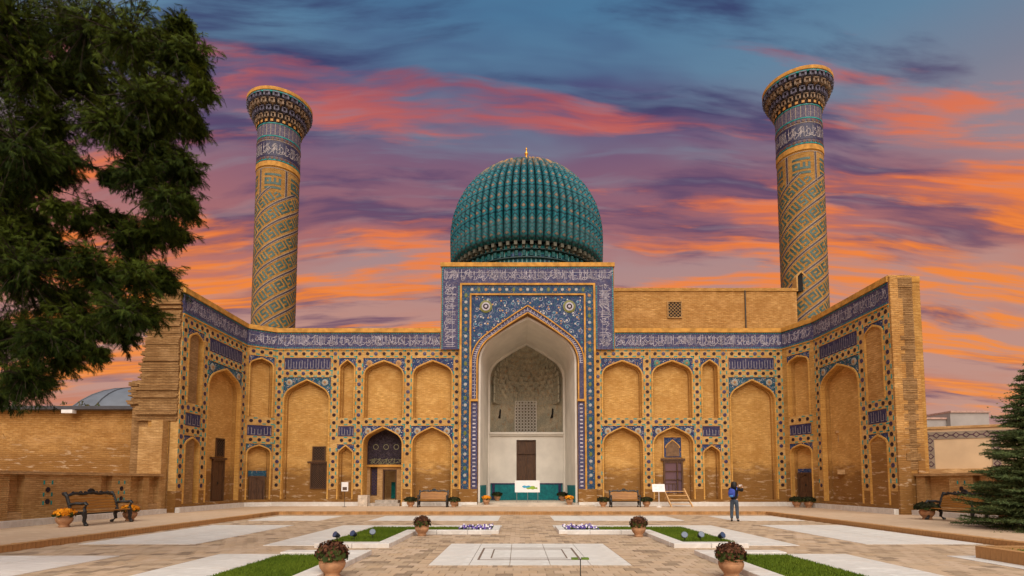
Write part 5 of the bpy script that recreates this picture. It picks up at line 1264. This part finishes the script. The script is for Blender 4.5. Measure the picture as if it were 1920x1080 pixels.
SKIN = plain('skin', (.42, .23, .14), .6, .08, 8, bmp=0); BLK = plain('black_jumper', (.008, .008, .009), .9, .3, 12); JEAN = plain('denim', (.050, .070, .098), .9, .25, 14); HAIR = plain('black_hair', (.006, .005, .004), .5, .3, 20); SHOE = plain('dark_shoe', (.015, .014, .014), .6); PACK = plain('blue_backpack', (.035, .060, .30), .8, .3, 9); PACK2 = plain('light_blue_pocket', (.06, .20, .50), .8, .3, 9)
# faces +y (towards the facade), both hands raised to the right with a phone
body_v = [(0, 0, .92), (0, .0, 1.10), (0, .01, 1.30), (0, .02, 1.40), (0, .03, 1.50), (0, .05, 1.60),
          (.17, .02, 1.34), (.30, .14, 1.27), (.27, .36, 1.40), (.25, .41, 1.45), (-.17, .02, 1.34), (-.20, .22, 1.27), (.02, .40, 1.42), (.10, .43, 1.47),
          (.095, 0, .86), (.10, .01, .50), (.115, -.01, .10), (-.095, 0, .86), (-.11, .02, .50), (-.12, 0, .10), (.13, .10, .05), (-.13, .11, .05)]
body_e = [(0, 1), (1, 2), (2, 3), (3, 4), (4, 5), (2, 6), (6, 7), (7, 8), (8, 9), (2, 10), (10, 11), (11, 12), (12, 13), (0, 14), (14, 15), (15, 16), (0, 17), (17, 18), (18, 19), (16, 20), (19, 21)]
body_r = [.12, .105, .11, .05, .05, .088, .05, .04, .03, .022, .05, .04, .03, .022, .075, .052, .035, .075, .052, .035, .03, .03]
skin('body', body_v, body_e, body_r, SKIN, pe)
for (bx, by, bz, dirx) in ((.25, .41, 1.45, 1), (.10, .43, 1.47, -1)):      # fingers round the phone
    fv, fe, fr_ = [], [], []
    for k_, (dz, ln) in enumerate([(.03, .06), (.012, .07), (-.006, .065), (-.022, .05)]):
        i = len(fv); fv += [(bx, by, bz + dz), (bx - dirx * .02, by + .03, bz + dz + .01), (bx - dirx * ln, by + .035, bz + dz + .012)]; fe += [(i, i + 1), (i + 1, i + 2)]; fr_ += [.010, .009, .007]
    i = len(fv); fv += [(bx, by - .01, bz - .01), (bx - dirx * .03, by - .02, bz + .03), (bx - dirx * .05, by - .005, bz + .05)]; fe += [(i, i + 1), (i + 1, i + 2)]; fr_ += [.011, .010, .008]
    for f_ in range(5): skin('finger', fv[f_ * 3:f_ * 3 + 3], [(0, 1), (1, 2)], fr_[f_ * 3:f_ * 3 + 3], SKIN, pe, 1)
skin('jumper', [(0, 0, .86), (0, 0, 1.0), (0, .0, 1.15), (0, .01, 1.31), (0, .02, 1.40), (.17, .02, 1.34), (.30, .14, 1.27), (.275, .31, 1.37), (-.17, .02, 1.34), (-.20, .22, 1.27), (-.03, .36, 1.39)], [(0, 1), (1, 2), (2, 3), (3, 4), (3, 5), (5, 6), (6, 7), (3, 8), (8, 9), (9, 10)], [(.17, .125), (.15, .115), (.15, .115), (.155, .115), (.07, .065), .075, .062, .045, .075, .062, .045], BLK, pe)
skin('jeans', [(0, 0, .96), (0, 0, .88), (.085, 0, .80), (.10, .015, .48), (.115, -.005, .09), (-.085, 0, .80), (-.11, .025, .48), (-.12, .005, .09)], [(0, 1), (1, 2), (2, 3), (3, 4), (1, 5), (5, 6), (6, 7)], [(.13, .11), (.14, .118), .095, .075, .062, .095, .075, .062], JEAN, pe)
for sg in (-1, 1): skin('shoe', [(sg * .12, -.03, .05), (sg * .125, .07, .045), (sg * .135, .16, .035)], [(0, 1), (1, 2)], [.048, .045, .036], SHOE, pe)
skin('hair', [(0, .045, 1.64), (0, .02, 1.57), (0, -.03, 1.46), (0, -.06, 1.34)], [(0, 1), (1, 2), (2, 3)], [(.115, .115), (.128, .125), (.135, .10), (.11, .06)], HAIR, pe)
m_ = MB()
for (cx_, cz) in ((-.035, 1.605), (.035, 1.605)): m_.tube([(cx_ + 8.98, 22.3 + .135, cz), (cx_ + 8.98, 22.3 + .145, cz)], .012, 8)
m_.build('eye', SIGNW, pe); m_ = MB(); m_.tube([(8.98, 22.3 + .13, 1.60), (8.98, 22.3 + .165, 1.565), (8.98, 22.3 + .14, 1.555)], [.01, .016, .012], 8); m_.build('nose', SKIN, pe)
m_ = MB(); m_.tube([(8.955, 22.3 + .138, 1.535), (8.98, 22.3 + .145, 1.533), (9.005, 22.3 + .138, 1.535)], .007, 6); m_.build('mouth', plain('lips', (.35, .12, .10), .5), pe)
bk = skin('backpack', [(-.06, -.19, .98), (-.06, -.20, 1.12), (-.05, -.18, 1.28), (-.04, -.15, 1.36)], [(0, 1), (1, 2), (2, 3)], [(.125, .07), (.15, .095), (.145, .085), (.09, .05)], PACK, pe)
skin('pocket', [(-.06, -.29, 1.0), (-.06, -.30, 1.10)], [(0, 1)], [(.10, .035), (.10, .03)], PACK2, bk, 2)
for sg in (-1, 1): m_ = MB(); m_.tube([(8.98 + sg * .12, 22.3 - .12, 1.30), (8.98 + sg * .12, 22.3, 1.42), (8.98 + sg * .12, 22.3 + .13, 1.28), (8.98 + sg * .14, 22.3, 1.05)], .018, 6); m_.build('strap', PACK, bk)
pe.rotation_euler = (0, 0, PROT)
m_ = MB(); m_.box(8.98 + .10, 8.98 + .25, 22.3 + .445, 22.3 + .455, 1.44, 1.52); ph_ = m_.build('phone', SIGNW, org=(8.98, 22.3, 0)); ph_.rotation_euler = (0, 0, PROT); tag(ph_, 'pale phone held up by the person', 'phone')

# ================================================================== TREES
def spray(m_, p, dirv, ln, rr, t0):
    """flat feathery conifer spray"""
    d_ = dirv.normalized(); side = d_.cross(Vector((rr.uniform(-1, 1), rr.uniform(-1, 1), rr.uniform(-1, 1)))).normalized(); n = 6
    for i in range(n):
        b_ = p + d_ * ln * i / n - Vector((0, 0, .10 * ln * (i / n) ** 2)); l_ = ln * .42 * (1 - .55 * i / n)
        for sg in (-1, 1):
            e = b_ + (d_ * .8 + side * sg * .75).normalized() * l_ - Vector((0, 0, l_ * .25)); w_ = d_ * ln * .055
            m_.face([b_ - w_, b_ + w_, e], None, 0, min(1, max(0, t0 + rr.uniform(-.2, .2))))
    e = p + d_ * ln * 1.12; w_ = side * ln * .05; b_ = p + d_ * ln * .45; m_.face([b_ - w_, b_ + w_, e], None, 0, t0)
def px3(px, py, Y):
    a, b_ = (px - 972) / 1000, (833.07 - py) / 1000; th = R(4); k_ = Y / (math.cos(th) - b_ * math.sin(th)); return Vector((a * k_, Y, 1.65 + (math.sin(th) + b_ * math.cos(th)) * k_))
rr = random.Random(12)
tr = thing('cypress_tree', 'big dark evergreen tree leaning into the frame at left', 'tree', (-13.8, 10.6, .15))
m_ = MB(); base = Vector((-13.8, 10.6, .1)); m_.tube([base, base + Vector((.05, .1, 2.2)), base + Vector((.25, .1, 5)), base + Vector((.2, .3, 8.5)), base + Vector((.3, .2, 12.5))], [.42, .34, .28, .20, .06], 12)
clumps = [(30, 30, 105), (150, 45, 95), (245, 80, 85), (318, 95, 62), (362, 110, 34), (378, 165, 26), (340, 50, 28), (60, 150, 105), (165, 155, 85), (262, 170, 78), (330, 200, 52), (362, 240, 26), (25, 270, 85), (85, 230, 60), (215, 235, 55), (290, 265, 62), (335, 310, 40), (262, 320, 42), (312, 365, 42), (348, 385, 24), (15, 390, 75), (65, 330, 42), (95, 470, 62), (30, 500, 85), (165, 480, 36), (245, 440, 42), (295, 430, 40), (335, 440, 18), (110, 555, 62), (195, 520, 42), (255, 510, 42), (305, 515, 28), (235, 580, 46), (280, 585, 32), (320, 530, 15), (165, 615, 55), (235, 630, 26), (85, 630, 60), (15, 630, 75), (45, 700, 50), (118, 670, 34), (5, 735, 36), (180, 660, 18), (205, 330, 16), (110, 390, 22), (10, 90, 80), (150, 405, 30), (128, 295, 32), (205, 400, 26), (5, 330, 60), (15, 445, 55), (62, 420, 40), (120, 330, 22)]
fol = MB(); tips = []
for (px, py, r_) in clumps:
    for rep in range(1 if r_ < 40 else 2):
        Y = 10.8 + rr.uniform(-1.3, 1.3); c_ = px3(px + rr.uniform(-.2, .2) * r_, py + rr.uniform(-.2, .2) * r_, Y); rad = r_ / 1000 * Y; tips.append((c_, rad))
ninf = len(tips)
for i in range(22):     # the part of the crown outside the picture
    a = rr.uniform(PI * .55, PI * 1.75); c_ = Vector((-13.8 + 3.4 * math.cos(a), 10.8 + 3.2 * math.sin(a), rr.uniform(3.5, 12.5)))
    if (c_.x / c_.y if c_.y > 1 else 9) < -1.08: tips.append((c_, rr.uniform(.9, 1.3)))
nodes = [base + Vector((.1 + .15 * i / 10, .1, 1.8 + i * 1.05)) for i in range(10)]
order = sorted(range(len(tips)), key=lambda i: (tips[i][0] - Vector((-13.6, 10.7, tips[i][0].z))).length)
for ti_ in order:
    c_, rad = tips[ti_]; outf = ti_ >= ninf
    s0 = min(nodes, key=lambda n_: (n_ - c_).length + (.5 * max(0, n_.z - c_.z))); dv0 = c_ - s0
    sgw = Vector((rr.uniform(-.12, .12), rr.uniform(-.12, .12), .10)) * dv0.length; mid = s0.lerp(c_, .4) + sgw; m2 = s0.lerp(c_, .72) + sgw * .75
    thick = max(.012, .05 - .012 * (c_ - base).xy.length * .8)
    m_.tube([s0, s0.lerp(mid, .5) + sgw * .25, mid, m2, c_, c_ + (c_ - m2).normalized() * rad * .5], [thick, thick * .9, thick * .75, thick * .6, thick * .4, .005], 5)
    nodes += [mid, m2, c_]
    tone_c = rr.uniform(-.05, .45); ntw = int((26 + rad * 85) * (.45 if outf else 1))
    for j in range(ntw + (0 if outf else 10)):
        dv = Vector((rr.gauss(0, 1), rr.gauss(0, 1), rr.gauss(0, .85))).normalized()
        if j >= ntw: t_ = rr.uniform(0, 1); c2 = mid.lerp(c_, t_); e = c2 + dv * rr.uniform(.2, .5)
        else: c2 = c_; e = c_ + dv * rad * ((rr.random() ** .42) * 1.0 if j % 6 else rr.uniform(1.0, 1.38)); e.z -= rad * .12
        st0 = c2.lerp(e, .15); m_.tube([st0, c2.lerp(e, .65) + Vector((0, 0, .05)), e], [.010, .007, .003], 3, cap=False)
        gd_ = (e - c2).normalized()
        for q_ in range(13):
            t_ = rr.uniform(.2, 1.08); p = st0.lerp(e, t_); dr_ = gd_ * .5 + Vector((rr.gauss(0, .5), rr.gauss(0, .5), rr.gauss(-.5, .4)))
            spray(fol, p, dr_, rr.uniform(.09, .19), rr, min(1, max(0, tone_c + rr.uniform(-.12, .35) + .3 * dv.z)))  # tone rises towards clump tops: light from above put into the leaf colour
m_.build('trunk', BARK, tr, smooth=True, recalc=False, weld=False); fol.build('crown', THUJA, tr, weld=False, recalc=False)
# spruce at the right
sp_ = thing('spruce_tree', 'young green spruce beside the right bench at the picture edge', 'tree', (16.5, 16.6, .15)); b0 = Vector((16.5, 16.6, .15)); m_ = MB(); m_.tube([b0 - Vector((0, 0, .1)), b0 + Vector((0, 0, 5.3))], [.13, .015], 8); fol = MB()
for lv_ in range(34):
    z_ = .22 + lv_ * .147 + rr.uniform(-.05, .05); Lb = max(.18, 2.35 * (1 - z_ / 5.5) ** .75); n = 17 if z_ < 3.5 else 11
    for k_ in range(n):
        a = k_ / n * 2 * PI + lv_ * .7 + rr.uniform(-.2, .2); L_ = Lb * rr.uniform(.68, 1.15); dv = Vector((math.cos(a), math.sin(a), 0)); s0 = b0 + Vector((0, 0, z_ + .25)); e = s0 + dv * L_ + Vector((0, 0, -.16 * L_ + rr.uniform(-.14, .12) * L_)); mid = s0.lerp(e, .55) - Vector((0, 0, .10 * L_))
        m_.tube([s0, mid, e], [.022, .012, .004], 4, cap=False); tn = rr.uniform(.15, .6); sd = Vector((-dv.y, dv.x, 0)); nt = int(5 + L_ * 9)
        for t in range(nt):
            f_ = .25 + .75 * t / nt; p = s0.lerp(mid, f_ / .55) if f_ < .55 else mid.lerp(e, (f_ - .55) / .45)
            for sg in (-1, 1):
                tw = (dv * .75 + sd * sg * .8 + Vector((0, 0, rr.uniform(-.25, .1)))).normalized(); tl = L_ * .30 * (1.15 - f_) + .10
                for q_ in range(9):
                    bp_ = p + tw * tl * q_ / 9; up = Vector((rr.gauss(0, .6), rr.gauss(0, .6), rr.gauss(.1, .6))); ed = bp_ + (tw * .8 + up).normalized() * .085; wv = tw.cross(up).normalized() * .013
                    fol.face([bp_ - wv, bp_ + wv, ed], None, 0, min(1, max(0, tn + rr.uniform(-.2, .3) + .2 * (q_ / 9))))
m_.build('trunk', BARK, sp_, weld=False); fol.build('crown', SPRUCE, sp_, weld=False, recalc=False)
# broadleaf tree behind
bt = thing('broadleaf_tree', 'loose autumn tinted tree rising behind the spruce at right', 'tree', (27.2, 25.5, 0)); b0 = Vector((27.2, 25.5, 0)); m_ = MB(); m_.tube([b0, b0 + Vector((-.1, 0, 2.6)), b0 + Vector((-.3, 0, 5))], [.22, .17, .06], 8); fol = MB()
for i in range(34):
    dv = Vector((rr.gauss(0, 1), rr.gauss(0, .8), rr.gauss(0, 1))).normalized() * rr.uniform(.5, 1); c_ = b0 + Vector((-.3 + dv.x * 2.6, dv.y * 2.2, 5.0 + dv.z * 2.1)); m_.tube([b0 + Vector((-.1, 0, 3.0)), b0.lerp(c_, .6) + Vector((0, 0, 1.4)), c_], [.06, .03, .01], 5); tn = rr.uniform(0, .5); rc = rr.uniform(.5, .85)
    for j in range(230):
        q_ = c_ + Vector((rr.gauss(0, .45), rr.gauss(0, .45), rr.gauss(0, .38))) * rc; u_ = Vector((rr.gauss(0, 1), rr.gauss(0, 1), rr.gauss(0, 1))).normalized(); v_ = u_.orthogonal().normalized() * .035; u_ = u_ * .065
        fol.face([q_ - u_, q_ + v_, q_ + u_, q_ - v_], None, 0, min(1, max(0, tn + rr.uniform(-.15, .4))))
m_.build('trunk', BARK, bt, weld=False); fol.build('crown', AUTUMN, bt, weld=False, recalc=False)
# shrub tips over the left roof
sh = thing('roof_shrub', 'thin shrub tips showing above the outbuilding roof at left', 'shrub', (-30.5, 36.5, 0)); fol = MB(); m_ = MB()
for i in range(26):
    x_ = -30.5 + rr.uniform(-1.6, 1.6); y_ = 36.5 + rr.uniform(-.5, .5); h = rr.uniform(6.0, 7.2); m_.tube([(x_, y_, 0), (x_ + rr.uniform(-.1, .1), y_, h)], [.03, .006], 4, cap=False)
    for j in range(70):
        q_ = Vector((x_ + rr.gauss(0, .10), y_ + rr.gauss(0, .1), h - rr.uniform(0, 1.5))); u_ = Vector((rr.gauss(0, .5), rr.gauss(0, .5), 1)).normalized() * .09; v_ = u_.orthogonal().normalized() * .03; fol.face([q_ - u_, q_ + v_, q_ + u_, q_ - v_], None, 0, rr.random() * .6)
m_.build('stem', BARK, sh, weld=False); fol.build('foliage', AUTUMN, sh, weld=False, recalc=False)
